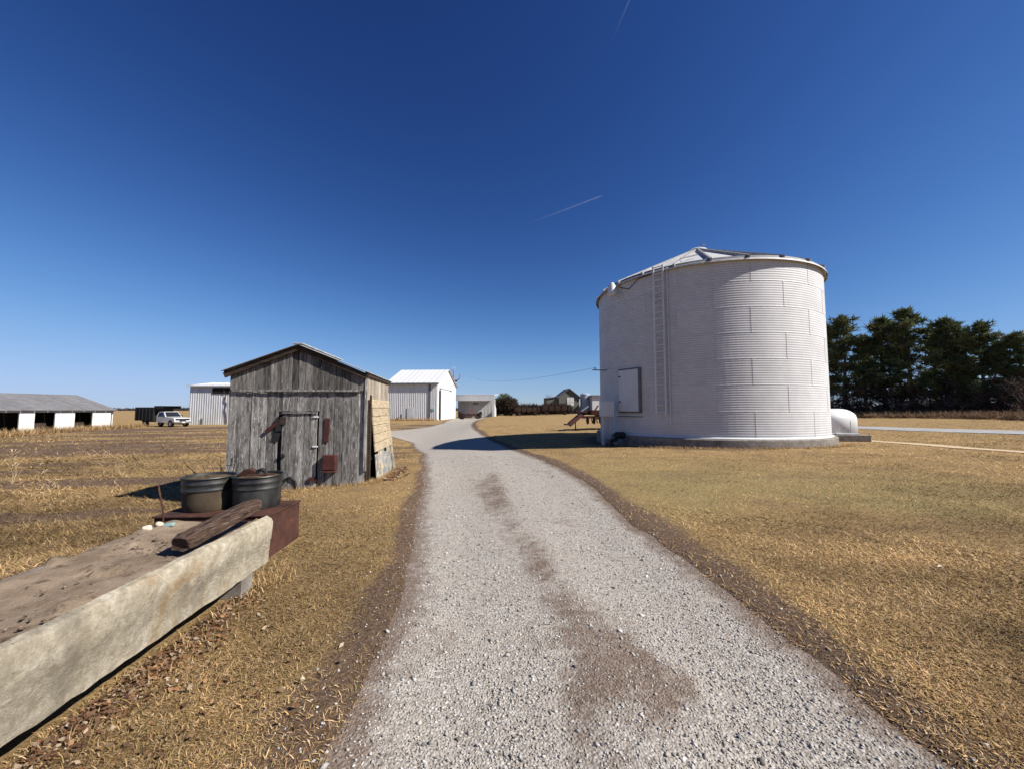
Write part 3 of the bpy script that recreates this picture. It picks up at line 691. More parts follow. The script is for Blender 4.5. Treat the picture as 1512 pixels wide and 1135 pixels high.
# ------------------------------------------------------------------ concrete bunk and what lies on it
BK = empty('concrete_bunk', (-2.27, 3.72, 0), R(3.9), 'long pale concrete feed bunk filled with dirt, raised on blocks', 'feed bunk')
# local: x from right rim (0) to left (-0.95), y from far end (0) back towards -4.2
BLn, BW, BT, BB = 4.3, .95, .595, .165
def bunk_wall(x_out, x_in, mat='concrete'):
    n = 60; vs = []; rd = random.Random(5 if x_out == 0 else 6); sg = 1 if x_out > x_in else -1
    for k in range(n + 1):
        yy = -BLn * k / n; wob = (fbm(np.array(yy * 2.2), np.array(3.0 + x_out)) - .5) * .03; c = rd.uniform(-.006, .006)
        chip = rd.uniform(0, .02) if rd.random() < .25 else 0
        if k < 4: chip += rd.uniform(0, .03)
        yy += rd.uniform(-.02, .02) if k == 0 else 0
        vs += [(x_out - sg * .035, yy, BB + c), (x_out - sg * .019 + wob * .3, yy, .372), (x_out - sg * .0125 + wob * .3, yy, .380), (x_out + wob * .25, yy, BT - .035 - chip), (x_out - sg * .018, yy, BT - .004 + c * .6 - chip),
               (x_in + sg * .014, yy, BT + c * .6), (x_in, yy, BT - .03), (x_in - sg * .01, yy, BB + .02)]
    fs = []; q = 8
    for k in range(n):
        for i in range(q - 1): fs.append((k * q + i, k * q + i + 1, (k + 1) * q + i + 1, (k + 1) * q + i))
        fs.append((k * q + q - 1, k * q, (k + 1) * q, (k + 1) * q + q - 1))
    fs += [tuple(range(q)), tuple(n * q + i for i in range(q))]
    m = MB(); m.add(vs, fs); return m
bunk_wall(0, -.075).build('side_wall', M['concrete'], BK, True)
bunk_wall(-BW, -BW + .075).build('side_wall', M['concrete_grey'], BK, True, loc=(0, 0, -.03))
m = MB(); m.box((-BW / 2, -BLn / 2, BB + .05), (BW - .15, BLn, .09)); m.build('floor_slab', M['concrete_grey'], BK)
m = MB(); m.box((-BW / 2, -.045, (BB + BT) / 2 - .04), (BW - .152, .08, BT - BB - .07), jit=.008); m.build('end_wall', M['concrete_grey'], BK)
for yy in (-.28, -2.5, -4.0):
    for xx in (-.16, -BW + .16):
        m = MB(); g = -.06; m.box((xx, yy, (g + BB) / 2), (.24, .16, BB - g), jit=.012); m.build('support_block', M['concrete_grey'], BK)
# dirt fill
nxs, nys = 26, 110
u = np.linspace(-BW + .02, -.07, nxs); w_ = np.linspace(-BLn + .02, -.015, nys); UX, UY = np.meshgrid(u, w_)
UZ = BT - .055 + .035 * (fbm(UX * 4, UY * 4, 91) - .35) + .05 * ss((fbm(UX * 9, UY * 9, 93) - .62) / .2) + .032 * ss((-UX - .5) / .4) - .02 * ss((-UX - .88) / .05)
idx = np.arange(nxs * nys).reshape(nys, nxs); F = np.stack([idx[:-1, :-1], idx[:-1, 1:], idx[1:, 1:], idx[1:, :-1]], -1).reshape(-1, 4)
M['dirt'] = surf('bunk_dirt', (.165, .122, .085), (.285, .22, .16), 5, 1, c3=(.10, .07, .05), s3=11, lo3=.58, hi3=.68, bmp=.8, bdist=.02, spec=.05, bscale=45)
link('dirt_fill', np_mesh('dirt_fill', np.stack([UX, UY, UZ], -1).reshape(-1, 3), F, M['dirt'], None, True), BK)
# clods on the dirt
def pebble_mesh(name, P, Sz, Cc, mat, flat=.65):
    base = np.array([(1, 0, 0), (-.9, .2, 0), (.1, 1, 0), (-.1, -1, .1), (.1, .1, 1), (0, 0, -.8), (.75, .7, .55), (-.7, -.65, .5)], float)
    tri = np.array([(4, 6, 2), (6, 0, 2), (4, 0, 6), (4, 2, 1), (4, 1, 7), (4, 7, 3), (7, 1, 3), (4, 3, 0), (5, 2, 0), (5, 1, 2), (5, 3, 1), (5, 0, 3)])
    n = len(P); a = rng.uniform(0, 6.283, n); ca, sa = np.cos(a), np.sin(a)
    bv = base[None] * (1 + rng.uniform(-.3, .3, (n, 8, 1))) * np.stack([rng.uniform(.8, 1.3, n), rng.uniform(.65, 1.05, n), flat * rng.uniform(.7, 1.2, n)], -1)[:, None, :] * Sz[:, None, None]
    tl = rng.uniform(-.6, .6, (n, 1))
    x_ = bv[:, :, 0] * ca[:, None] - bv[:, :, 1] * sa[:, None]; y_ = bv[:, :, 0] * sa[:, None] + bv[:, :, 1] * ca[:, None]; z_ = bv[:, :, 2] + tl * bv[:, :, 0] * .6
    Vv = np.stack([x_ + P[:, None, 0], y_ + P[:, None, 1], z_ + P[:, None, 2]], -1).reshape(-1, 3)
    Fv = (tri[None] + (np.arange(n) * 8)[:, None, None]).reshape(-1, 3)
    return np_mesh(name, Vv, Fv, mat, np.repeat(Cc, 8, 0))
nC = 700; px = rng.uniform(-BW + .1, -.1, nC); py = rng.uniform(-BLn, -.4, nC)
keep = fbm(px * 5, py * 3, 97) > .5; px, py = px[keep], py[keep]; nC = len(px)
pz = BT - .04 + .035 * (fbm(px * 4, py * 4, 91) - .35) + .03 * ss((-px - .5) / .45)
cc = np.array([.17, .12, .085]) * rng.uniform(.45, 1.5, (nC, 1))
o = link('clods', pebble_mesh('clods', np.stack([px, py, pz], -1), rng.uniform(.004, .016, nC) ** 1.0, cc, M['pebbles']), BK); tag(o, kind='stuff')

# rusted steel box at the bunk's end
RB = empty('rusty_steel_box', (-3.30, 4.50, 0), R(3), 'rust brown steel box at the end of the concrete bunk', 'steel box')
m = MB(); m.cbox((-.50, -.33, tz(-3.2, 4.5) - .04), (.68, .33, .455), .006); m.build('body', M['rust'], RB)
m = MB(); m.cbox((-.515, -.345, .456), (.692, .345, .474), .004); m.build('top_plate', M['rust'], RB)
# steel tubs
M['tub_fill'] = surf('dark_mulch', (.05, .035, .022), (.16, .115, .07), 18, 1, c3=(.30, .22, .12), s3=30, bmp=.9, bdist=.02, spec=.05)
def tub(loc, label, body, seed, rs=.83):
    t = empty('steel_tub', loc, R(seed * 40), label, 'tub', 'steel tubs standing on the rusty box')
    t.scale = (1, 1, .90)
    pr = [(.272, 0), (.282, .012), (.288, .10), (.293, .235)]
    m = MB(); m.lathe([(r * rs, z) for r, z in pr], 40); m.build('body', M[body], t, True)
    pr2 = [(.293, .234), (.302, .245), (.302, .262), (.296, .272), (.298, .315), (.306, .325), (.306, .34), (.299, .352), (.301, .385), (.314, .392), (.318, .402), (.312, .412), (.300, .408), (.292, .37), (.288, .30)]
    m = MB(); m.lathe([(r * rs, z) for r, z in pr2], 40, close=False); m.build('rim', M['tub_dark'], t, True)
    m = MB(); m.lathe([(.291 * rs, .375), (.2 * rs, .392), (.08, .386), (.01, .398)], 24); m.build('contents', M['tub_fill'], t, True)
    return t
tub((-3.49, 4.50, .475), 'mud brown steel tub with dark rim on rusty box', 'tub_brown', 1)
t2 = tub((-2.98, 4.58, .475), 'dark grey steel tub holding rusty scraps on rusty box', 'tub_dark', 4)
m = MB(); m.prism([(-.11, 0), (.10, 0), (.09, .05), (.03, .075), (-.05, .06)], -.03, .04); tag(m.build('rusty_scrap', M['rust'], loc=(-3.09, 4.57, .833), rot=(R(8), R(4), R(10))), 'orange brown rusty scrap poking out of dark steel tub', 'scrap')
m = MB(); m.tube([(-.06, 0, 0), (-.04, 0, .05), (0, 0, .07), (.04, 0, .05), (.07, 0, 0)], .02, 7); tag(m.build('black_hose_end', M['black'], loc=(-2.94, 4.57, .833)), 'curved black hose end in dark steel tub', 'hose')
m = MB(); m.bar((-.16, 0, 0), (.12, .02, .005), .05, .012); tag(m.build('rusty_flat_bar', M['rust'], loc=(-2.85, 4.46, .853), rot=(0, 0, R(12))), 'flat rusty bar lying across rim of dark steel tub', 'metal bar')
# old timber
BMn, BMf = Vector((-2.36, 2.80, .645)), Vector((-2.40, 3.66, .715))
d = BMf - BMn; Lb = d.length; u_, v_ = frame_of(d); vs = []; n = 14; q = 10; rd = random.Random(11)
cross = [(-.07, -.05), (-.03, -.058), (.035, -.056), (.068, -.042), (.077, .006), (.064, .046), (.026, .060), (-.024, .058), (-.062, .048), (-.076, 0)]
offs = [rd.uniform(-.008, .008) for _ in range(q)]
for k in range(n + 1):
    p = BMn + d * k / n; e = .82 if k in (0, n) else 1
    for i, (a, c) in enumerate(cross):
        s = (1 + offs[i] * 8 + rd.uniform(-.05, .05)) * e; vs.append(p + u_ * a * s + v_ * c * s + d.normalized() * rd.uniform(-.012, .012) * (1 if k in (0, n) else 0))
fs = [(k * q + i, k * q + (i + 1) % q, (k + 1) * q + (i + 1) % q, (k + 1) * q + i) for k in range(n) for i in range(q)] + [tuple(range(q)), tuple(n * q + i for i in range(q))]
M['timber'] = surf('cracked_brown_timber', (.028, .017, .013), (.135, .085, .062), 9, .92, (6, .5, 6), c3=(.23, .175, .14), s3=14, lo3=.56, hi3=.68, bmp=1.0, bdist=.03, spec=.12, bscale=16)
m = MB(); m.add(vs, fs); tag(m.build('old_timber', M['timber']), 'cracked dark brown timber lying along the concrete bunk rim', 'timber')
# rod, stones, scrap
m = MB(); m.tube([(-3.19, 3.60, .50), (-3.21, 3.60, .70), (-3.25, 3.60, .85), (-3.262, 3.60, .905)], .007, 6); tag(m.build('rusty_rod', M['rust']), 'thin rusty rod standing upright beside the bunk end', 'rod')
for i, (p, s, lb) in enumerate([((-3.13, 3.37, .585), .034, 'white rounded stone on bunk rim, farther from the turquoise scrap'), ((-3.12, 3.475, .588), .031, 'white rounded stone on bunk rim beside the turquoise scrap')]):
    bm = bmesh.new(); bmesh.ops.create_icosphere(bm, subdivisions=3, radius=1)
    for v in bm.verts:
        c = v.co; f_ = 1 + .18 * math.sin(c.x * 2.3 + i) * math.cos(c.y * 2.9 + i * 2) + .06 * math.sin(c.z * 5 + c.x * 4); v.co = Vector((c.x * s * f_ * 1.1, c.y * s * f_, c.z * s * f_ * .82))
    me = bpy.data.meshes.new('white_stone'); bm.to_mesh(me); bm.free(); me.materials.append(M['stone']); me.polygons.foreach_set('use_smooth', [True] * len(me.polygons))
    tag(link('white_stone', me, loc=p), lb, 'stone')
m = MB(); m.box((-3.03, 3.47, .585), (.075, .04, .018), (R(8), R(-6), R(12)), jit=.004); tag(m.build('plastic_scrap', M['cyan']), 'small turquoise plastic scrap lying in the bunk dirt', 'scrap')

# ------------------------------------------------------------------ metal buildings
def ribbed_sheet(w, h0, h1, mat, ribs=3, depth=.03):
    """vertical sheet in local x (0..w), facing -y"""
    m = MB(); xs_ = [0]
    for i in range(ribs):
        c = w * (i + .5) / ribs; xs_ += [c - .07, c - .03, c + .03, c + .07]
    xs_.append(w); ys_ = [0] + [0, -depth, -depth, 0] * ribs + [0]
    vs = []
    for x_, y_ in zip(xs_, ys_):
        h = h0 + (h1 - h0) * x_ / w; vs += [(x_, y_, 0), (x_, y_, h)]
    n = len(xs_); fs = [(2 * i, 2 * i + 2, 2 * i + 3, 2 * i + 1) for i in range(n - 1)]
    m.add(vs, fs); return m.mesh('wall_sheet', mat)
def wall_run(parent, p0, ang, length, hfun, mat, sw=1.0, z0=0.0, skip=None):
    n = max(1, round(length / sw)); sw = length / n; cache = {}
    for i in range(n):
        if skip and skip(i * sw, (i + 1) * sw): continue
        h0, h1 = hfun(i * sw), hfun((i + 1) * sw); key = (round(h0, 3), round(h1, 3))
        if key not in cache: cache[key] = ribbed_sheet(sw - .012, h0, h1, mat)
        c, s = math.cos(ang), math.sin(ang)
        link('wall_sheet', cache[key], parent, (p0[0] + c * i * sw, p0[1] + s * i * sw, z0), (0, 0, ang))
def roof_run(parent, p0, ang, length, run, rise, mat, sw=1.0, over=.3):
    """roof plane: eave line from p0 along ang; climbs to the left of that direction"""
    n = round(length / sw); sw = length / n; L_ = math.hypot(run, rise)
    m = MB(); xs_, zs_ = [0, sw * .5 - .05, sw * .5, sw * .5 + .05, sw], [0, 0, .04, 0, 0]; vs = []
    for x_, z_ in zip(xs_, zs_): vs += [(x_, 0, z_), (x_, L_, z_)]
    m.add(vs, [(2 * i, 2 * i + 2, 2 * i + 3, 2 * i + 1) for i in range(4)]); me = m.mesh('roof_sheet', mat)
    pitch = math.atan2(rise, run); c, s = math.cos(ang), math.sin(ang)
    for i in range(n): link('roof_sheet', me, parent, (p0[0] + c * i * sw, p0[1] + s * i * sw, p0[2]), Euler((pitch, 0, 0)).to_matrix().to_4x4() and Matrix.Rotation(ang, 3, 'Z') .__matmul__(Matrix.Rotation(pitch, 3, 'X')).to_euler())

# white machine shed down the lane
BA = R(-2)
barn = empty('machine_shed', (-12.8, 66.0, -.28), R(-4), 'tall white metal machine shed with sliding door at end of lane', 'barn')
WL, GW, EH, RH2 = 8.8, 14.6, 6.45, 9.3
# front long wall runs to -x from origin; gable end runs +y
wall_run(barn, (-WL, 0), 0, WL, lambda s: EH, M['white_metal'], 1.0)
wall_run(barn, (0, GW), math.pi / 2 + math.pi, .001, lambda s: .01, M['white_metal']) if False else None
gh = lambda s: EH + (RH2 - EH) * (1 - abs(s - GW / 2) / (GW / 2))
wall_run(barn, (0, 0), math.pi / 2, GW, gh, M['white_metal'], .813, skip=lambda a, c: False)
wall_run(barn, (-WL, GW), -math.pi / 2, GW, gh, M['white_metal'], .813)
wall_run(barn, (0, GW), math.pi, WL, lambda s: EH, M['white_metal'], 1.0)
roof_run(barn, (-WL - .3, -.45, EH - .10), 0, WL + .7, GW / 2 + .45, RH2 - EH + .2, M['white_metal'])
roof_run(barn, (.4, GW + .45, EH - .10), math.pi, WL + .7, GW / 2 + .45, RH2 - EH + .2, M['white_metal'])
m = MB(); m.box((-WL / 2, -.40, EH - .18), (WL + .6, .04, .3)); m.build('gutter', M['trim_grey'], barn)
m = MB(); m.box((-WL / 2, -.2, EH - .22), (WL + .4, .38, .03)); m.build('soffit', M['grey_metal'], barn)
m = MB(); m.box((.10, 5.2, 2.75), (.09, 6.4, 5.4)); m.build('sliding_door', M['white_metal'], barn)
m = MB(); m.box((.16, 6.0, 5.6), (.16, 9.5, .22)); m.build('door_track', M['grey_metal'], barn)
m = MB(); m.box((.06, 1.45, 2.6), (.04, 1.05, 5.2)); m.build('dark_opening', M['black_void'], barn)
m = MB(); m.box((.06, 6.5, 7.5), (.05, .9, 1.3)); m.build('gable_vent', M['grey_metal'], barn)
m = MB(); m.box((-1.35, -.06, 3.1), (.42, .05, 6.1)); m.build('dark_trim_strip', M['trim_grey'], barn)
m = MB(); m.box((-4.7, -.07, 1.1), (1.05, .06, 2.2)); m.build('walk_door', M['grey_metal'], barn)
m = MB(); m.box((-6.2, -.25, .55), (.5, .3, 1.0), taper=.6); m.build('wall_meter', M['trim_grey'], barn)
m = MB(); m.box((-.7, -.07, 1.9), (.5, .08, .4)); m.build('wall_sign', M['cyan'], barn)

# open-fronted lean-to beyond it
lt = empty('open_shed', (-12.6, 83.5, -.25), R(-6), 'low white open fronted shed with flat fascia behind red implement', 'shed')
m = MB(); m.box((4.3, -.5, 4.35), (9.3, .15, 1.35)); m.build('fascia', M['white_metal'], lt)
m = MB(); m.box((4.3, 2.3, 5.05), (9.4, 5.8, .12), (R(3), 0, 0)); m.build('roof', M['white_metal'], lt)
wall_run(lt, (0, 3.6), 0, 8.6, lambda s: 2.6, M['white_metal'], 1.0)
m = MB(); m.box((4.3, 3.65, 3.3), (8.6, .08, 1.5)); m.build('upper_back_wall', M['grey_metal'], lt)
m = MB(); m.box((4.1, 3.55, 3.15), (1.2, .06, .5)); m.build('window', M['glass'], lt)
m = MB(); m.prism([(-.45, 0), (3.6, 0), (3.6, 2.0), (.5, 3.6), (-.45, 3.75)], 8.62, 8.74, 'x'); m.build('side_wall', M['white_metal'], lt)
m = MB(); m.box((8.75, -.5, 2.0), (.5, .2, 4.0)); m.build('corner_post', M['white_metal'], lt)
m = MB(); m.box((.12, -.35, 2.0), (.2, .2, 4.0)); m.build('corner_post', M['white_metal'], lt)

# grey metal building behind the shed, with a strip of open windows
gb = empty('grey_metal_building', (-46.9, 56.0, -.6), R(2), 'grey ribbed metal building with narrow open window strip under the eave', 'building')
GL = 15.0
wall_run(gb, (0, 0), 0, GL, lambda s: 5.55, M['grey_metal'], 1.0, skip=lambda a, c: False)
wall_run(gb, (0, 9), -math.pi / 2, 9, lambda s: 5.55, M['grey_metal'])
wall_run(gb, (GL, 0), math.pi / 2, 9, lambda s: 5.55, M['grey_metal'])
wall_run(gb, (GL, 9), math.pi, GL, lambda s: 5.55, M['grey_metal'])
roof_run(gb, (-.3, -.4, 5.62), 0, GL + .6, 4.9, .75, M['white_metal'])
roof_run(gb, (GL + .3, 9.4, 5.62), math.pi, GL + .6, 4.9, .75, M['white_metal'])
m = MB(); m.box((GL / 2, -.36, 5.6), (GL + .6, .06, .2)); m.build('fascia', M['white_metal'], gb)
m = MB(); m.box((5.6, -.06, 4.9), (4.8, .07, .85)); wo_ = m.build('window_strip', M['black_void'], gb)
for xx in (4.9, 6.3, 7.4):
    m = MB(); m.box((xx, -.12, 4.9), (.22, .06, .83)); m.build('mullion', M['wood_dark'], wo_)
m = MB(); m.tube([(5.2, -.1, 4.3), (5.0, -.1, 3.6), (5.3, -.1, 3.0), (5.15, -.1, 2.2), (5.3, -.1, 1.4), (5.45, -.1, .2)], .06, 5); m.build('wall_vine', M['twig'], gb)
m = MB(); m.box((1.9, -.08, .5), (.18, .06, .9)); m.build('wall_stain_pipe', M['trim_grey'], gb)

# low white livestock barn on the left
LBo = Vector((-48.7, 47.1)); ldir = Vector((-.22, -.975)).normalized()
ang = math.atan2(ldir.y, ldir.x)
lb = empty('livestock_barn', (LBo.x, LBo.y, -.66), ang, 'long low white livestock barn with grey roof and open bays', 'barn')
# local x runs along the wall towards the viewer, local -y... the open front faces +y
LL = 26.0
def lb_t(pxl):  # wall parameter hit by the sight line of a bay edge
    k = (pxl - 756) / 568; return (k * LBo.y - LBo.x) / (ldir.x - k * ldir.y)
bays = [(165, 138), (112, 83), (53, 30)]
edges = [(lb_t(a), lb_t(c)) for a, c in bays]
for a, c in edges:
    m = MB(); m.cbox((max(a, 0), -.08, 0), (c, .08, 1.95), .01); m.build('wall_panel', M['barn_white'], lb)
tl = edges[-1][1]; 
for a, c in [(tl + 2.6, tl + 4.2), (tl + 6.8, tl + 8.6)]:
    m = MB(); m.cbox((a, -.08, 0), (c, .08, 1.95), .01); m.build('wall_panel', M['barn_white'], lb)
for (a, c) in [(edges[0][1], edges[1][0]), (edges[1][1], edges[2][0])]:
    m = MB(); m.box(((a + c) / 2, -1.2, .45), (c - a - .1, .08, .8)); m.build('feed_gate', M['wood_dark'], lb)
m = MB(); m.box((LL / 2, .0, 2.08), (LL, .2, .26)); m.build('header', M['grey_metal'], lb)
m = MB(); m.box((LL / 2, -2.6, 1.3), (LL - .4, .1, 2.6)); m.build('bay_dark_sheet', M['black_void'], lb)  # dark sheet added so the open bays look unlit
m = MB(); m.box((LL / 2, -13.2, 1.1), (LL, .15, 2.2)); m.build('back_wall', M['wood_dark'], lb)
m = MB(); m.prism([(-13.2, 0), (-.1, 0), (-.1, 2.1), (-6.6, 3.85), (-13.2, 2.1)], -.05, .05, 'x'); m.build('end_wall', M['barn_white'], lb)
nrs = 26
m = MB(); Lr = math.hypot(7.05, 1.85); m.box((0, -Lr / 2, 0), (LL / nrs - .02, Lr, .05)); rme = m.mesh('roof_sheet', M['shingle'])
pit = math.atan2(1.85, 7.05)
for i in range(nrs):
    link('roof_sheet', rme, lb, ((i + .5) * LL / nrs - .2, .45, 2.16 + random.uniform(0, .02)), (-pit, 0, 0))
    link('roof_sheet', rme, lb, ((i + .5) * LL / nrs - .2, -13.65, 2.16), (pit, 0, math.pi))
m = MB(); m.box((LL / 2, -6.6, 4.04), (LL, .3, .05)); m.build('ridge_cap', M['shingle'], lb)

# ------------------------------------------------------------------ truck with a black dump bed
tk = empty('dump_truck', (-44.6, 49.6, tz(-44.6, 49.6)), R(-14), 'white pickup cab truck with tall black dump bed parked in field', 'truck')
prof = [(.0, .62), (.0, 1.28), (.95, 1.30), (1.95, 1.22), (2.85, 1.14), (3.0, 1.0), (3.02, .60), (2.75, .55), (2.62, .80), (2.35, .95), (2.05, .80), (1.92, .55)]
m = MB(); m.prism(prof, -.98, .98); m.build('cab_body', M['truck_white'], tk)
m = MB()
lo_ = [(.0, 1.285), (1.52, 1.285)]; hi_ = [(.10, 1.93), (1.0, 1.93)]
vs = [(x_, y_, z_) for y_ in (-1, 1) for (x_, z_, y_) in [(lo_[0][0], lo_[0][1], .96 * y_), (lo_[1][0], lo_[1][1], .96 * y_), (hi_[1][0], hi_[1][1], .80 * y_), (hi_[0][0], hi_[0][1], .80 * y_)]]
m.add(vs, [(0, 1, 2, 3), (7, 6, 5, 4), (1, 5, 6, 2), (3, 2, 6, 7), (0, 3, 7, 4)]); m.build('cab_roof', M['truck_white'], tk)
m = MB(); m.add([(1.53, -.86, 1.32), (1.53, .86, 1.32), (1.06, .74, 1.885), (1.06, -.74, 1.885)], [(0, 1, 2, 3)]); ws_ = m.build('windshield', M['glass'], tk)
for s_ in (-1, 1):
    m = MB(); m.add([(.2, .965 * s_, 1.33), (1.3, .965 * s_, 1.33), (.92, .83 * s_, 1.86), (.26, .83 * s_, 1.86)], [(0, 1, 2, 3)]); m.build('side_window', M['glass'], tk)
    m = MB(); m.cbox((1.35, .98 * s_ - (.0 if s_ > 0 else .16), 1.3), (1.42, .98 * s_ + (.16 if s_ > 0 else 0), 1.5), .01); m.build('mirror', M['black'], tk)
    m = MB(); m.cbox((3.005, .62 * s_ - .22, .86), (3.05, .62 * s_ + .22, 1.06), .01); m.build('headlight', M['glass'], tk)
m = MB(); m.cbox((3.004, -.38, .74), (3.05, .38, 1.06), .01); m.build('grille', M['black'], tk)
m = MB(); m.cbox((2.98, -1.0, .50), (3.18, 1.0, .72), .03); m.build('bumper', M['chrome'], tk)
m = MB(); m.cbox((3.181, -.17, .53), (3.19, .17, .68), .003); m.build('licence_plate', M['white_metal'], tk)
m = MB(); m.box((-1.1, 0, .72), (4.6, .8, .2)); m.build('chassis', M['black'], tk)
m = MB()
m.box((-1.85, 0, .86), (3.3, 2.2, .1)); m.box((-1.85, 1.08, 1.68), (3.3, .06, 1.6)); m.box((-1.85, -1.08, 1.68), (3.3, .06, 1.6)); m.box((-3.48, 0, 1.68), (.06, 2.1, 1.6)); m.box((-.22, 0, 1.75), (.06, 2.1, 1.7)); bed = m.build('dump_bed', M['black'], tk)
for i in range(6):
    for s_ in (-1, 1):
        m = MB(); m.box((-3.35 + i * .6, 1.13 * s_, 1.62), (.08, .05, 1.6)); m.build('stake', M['black'], bed)
m = MB(); m.box((.42, 0, 2.62), (1.35, 2.2, .06)); m.box((.42, -1.08, 2.46), (1.35, .05, .3)); m.box((.42, 1.08, 2.46), (1.35, .05, .3)); m.build('cab_guard', M['black'], bed)
def wheel(parent, loc, r, w, rot=(0, 0, 0), rim='truck_white', n=20):
    e = empty('wheel', loc); e.parent = parent; e.rotation_euler = rot
    m = MB(); m.lathe([(r * .55, -w / 2), (r * .9, -w / 2), (r, -w * .36), (r, w * .36), (r * .9, w / 2), (r * .55, w / 2)], n, axis='y', close=False); m.build('tyre', M['rubber'], e, True)
    m = MB(); m.lathe([(r * .56, -w * .42), (r * .5, -w * .2), (r * .18, -w * .3), (r * .1, -w * .45)], n, axis='y'); m.lathe([(r * .1, w * .45), (r * .18, w * .3), (r * .5, w * .2), (r * .56, w * .42)], n, axis='y'); m.build('rim', M[rim], e, True)
    return e
for x_ in (2.34, -1.9):
    for s_ in (-1, 1): wheel(tk, (x_, .86 * s_, .41), .41, .26)

# ------------------------------------------------------------------ farm implements
im = empty('disc_implement', (-8.1, 74.5, tz(-8.1, 74.5)), R(4), 'dark red wheeled implement parked before the open white shed', 'implement')
m = MB(); m.bar((-1.6, 0, .95), (1.6, 0, .95), .25, .22); m.bar((-1.3, -.9, .75), (1.3, -.9, .75), .2, .2); m.bar((-1.2, 0, .9), (-.4, -1.6, .7), .14, .14); m.bar((1.2, 0, .9), (.4, -1.6, .7), .14, .14); m.build('frame', M['farm_red'], im)
m = MB(); m.bar((-.05, 0, .9), (-.05, .1, 2.1), .16, .16); m.build('mast', M['red_paint'], im)
for s_ in (-1, 1):
    wheel(im, (1.55 * s_, .1, .62), .62, .35, (0, 0, R(90 if False else 20 * s_)), 'farm_red', 16)
    m = MB(); m.lathe([(.34, -.05), (.36, 0), (.34, .05)], 14, (2.0 * s_, -.2, 1.15), 'y'); m.build('raised_disc', M['rubber'], im)
for i in range(7):
    m = MB(); m.tube([(-1.2 + i * .4, -.9, .75), (-1.2 + i * .4, -1.05, .4), (-1.2 + i * .4, -.8, .02)], .035, 5); m.build('tine', M['black'], im)

gi = empty('red_grain_implement', (6.6, 32.6, tz(6.6, 32.6)), R(8), 'dark red and black auger implement with slanted chute behind the grain bin', 'implement')
m = MB(); m.box((1.1, 0, 1.42), (2.3, 1.2, .42), taper=1.15); m.box((1.5, .1, 1.05), (1.8, 1.0, .4)); m.build('hopper', M['farm_red'], gi)
m = MB(); m.bar((-1.3, -.3, 1.55), (2.4, -.72, 1.25), .16, .16); m.bar((-.9, .3, 1.05), (2.4, .7, 1.05), .14, .14); m.bar((-1.0, -.75, 1.0), (2.2, -.75, 1.0), .1, .12); m.build('frame', M['rust_red'], gi)
m = MB(); m.bar((-.6, -.2, 1.45), (-1.95, -.35, .42), .30, .34); m.build('chute', M['farm_red'], gi)
m = MB(); m.bar((-2.35, -.36, .46), (-1.75, -.34, .40), .34, .12); m.build('chute_lip', M['black'], gi)
for i in range(5):
    m = MB(); m.lathe([(.30, -.03), (.33, 0), (.30, .03)], 14, (-.5 + i * .55, -.8, .78), 'x'); m.build('disc_blade', M['rust'], gi)
m = MB(); m.bar((-1.1, .2, 1.15), (2.5, .25, 1.75), .12, .12); m.bar((.2, -.6, 1.6), (.9, .5, 2.0), .1, .1); m.bar((1.4, -.5, 1.6), (2.3, .4, 1.95), .1, .1); m.build('boom', M['rust_red'], gi)
m = MB(); m.bar((-.95, -.4, 1.5), (-.35, -.5, 1.95), .8, .08); m.build('shield', M['blue_grey'], gi)
m = MB(); m.bar((-.95, -.1, 1.6), (-.75, -.1, 2.15), .14, .14); m.build('lift_post', M['black'], gi)
m = MB(); m.tube([(-1.35, -.2, .9), (-1.35, -.2, -.02)], .05, 8); m.box((-1.35, -.2, .0), (.22, .22, .04)); m.build('jack_leg', M['rust'], gi)
for s_ in (-1, 1): wheel(gi, (1.9, .85 * s_, .48), .50, .28, (0, 0, 0), 'farm_red', 18)
for i in range(6):
    m = MB(); m.bar((-.2 + i * .42, -.7, 1.1), (-.1 + i * .42, -.85, .55), .08, .05); m.build('tine', M['black'], gi)

# far rusty wagons along the grass edge
def wagon(loc, rz, L_, label, h=1.5):
    w = empty('rusty_wagon', loc, rz, label, 'wagon', 'rusty machinery along the grass edge')
    m = MB(); m.box((0, 0, .95), (L_, 2.0, .25)); m.build('deck', M['rust'], w)
    m = MB(); m.box((0, -1.0, .95 + h / 2), (L_, .07, h * .8)); m.box((0, 1.0, .95 + h / 2), (L_, .07, h * .8)); m.box((L_ / 2 - .04, 0, .95 + h / 2), (.07, 2.0, h * .9)); m.build('side_rack', M['wood_dark'], w)
    for i in range(5):
        m = MB(); m.bar((-L_ / 2 + .3 + i * (L_ - .6) / 4, -1.06, .9), (-L_ / 2 + .3 + i * (L_ - .6) / 4, -1.06, 1.0 + h), .1, .08); m.build('stake', M['rust'], w)
    for x_ in (-L_ * .33, L_ * .33):
        for s_ in (-1, 1): wheel(w, (x_, .85 * s_, .42), .42, .22, (0, 0, 0), 'rust', 12)
    m = MB(); m.tube([(-L_ / 2, 0, .8), (-L_ / 2 - 1.3, 0, .45)], .06, 6); m.build('tongue', M['rust'], w)
wagon((3.2, 83, tz(3.2, 83)), R(4), 5.2, 'rusty flat wagon with stake sides next to brown bush', .9)
wagon((9.0, 80, tz(9, 80)), R(-3), 5.8, 'longer rusty wagon with stake sides parked before the grey house', 1.1)

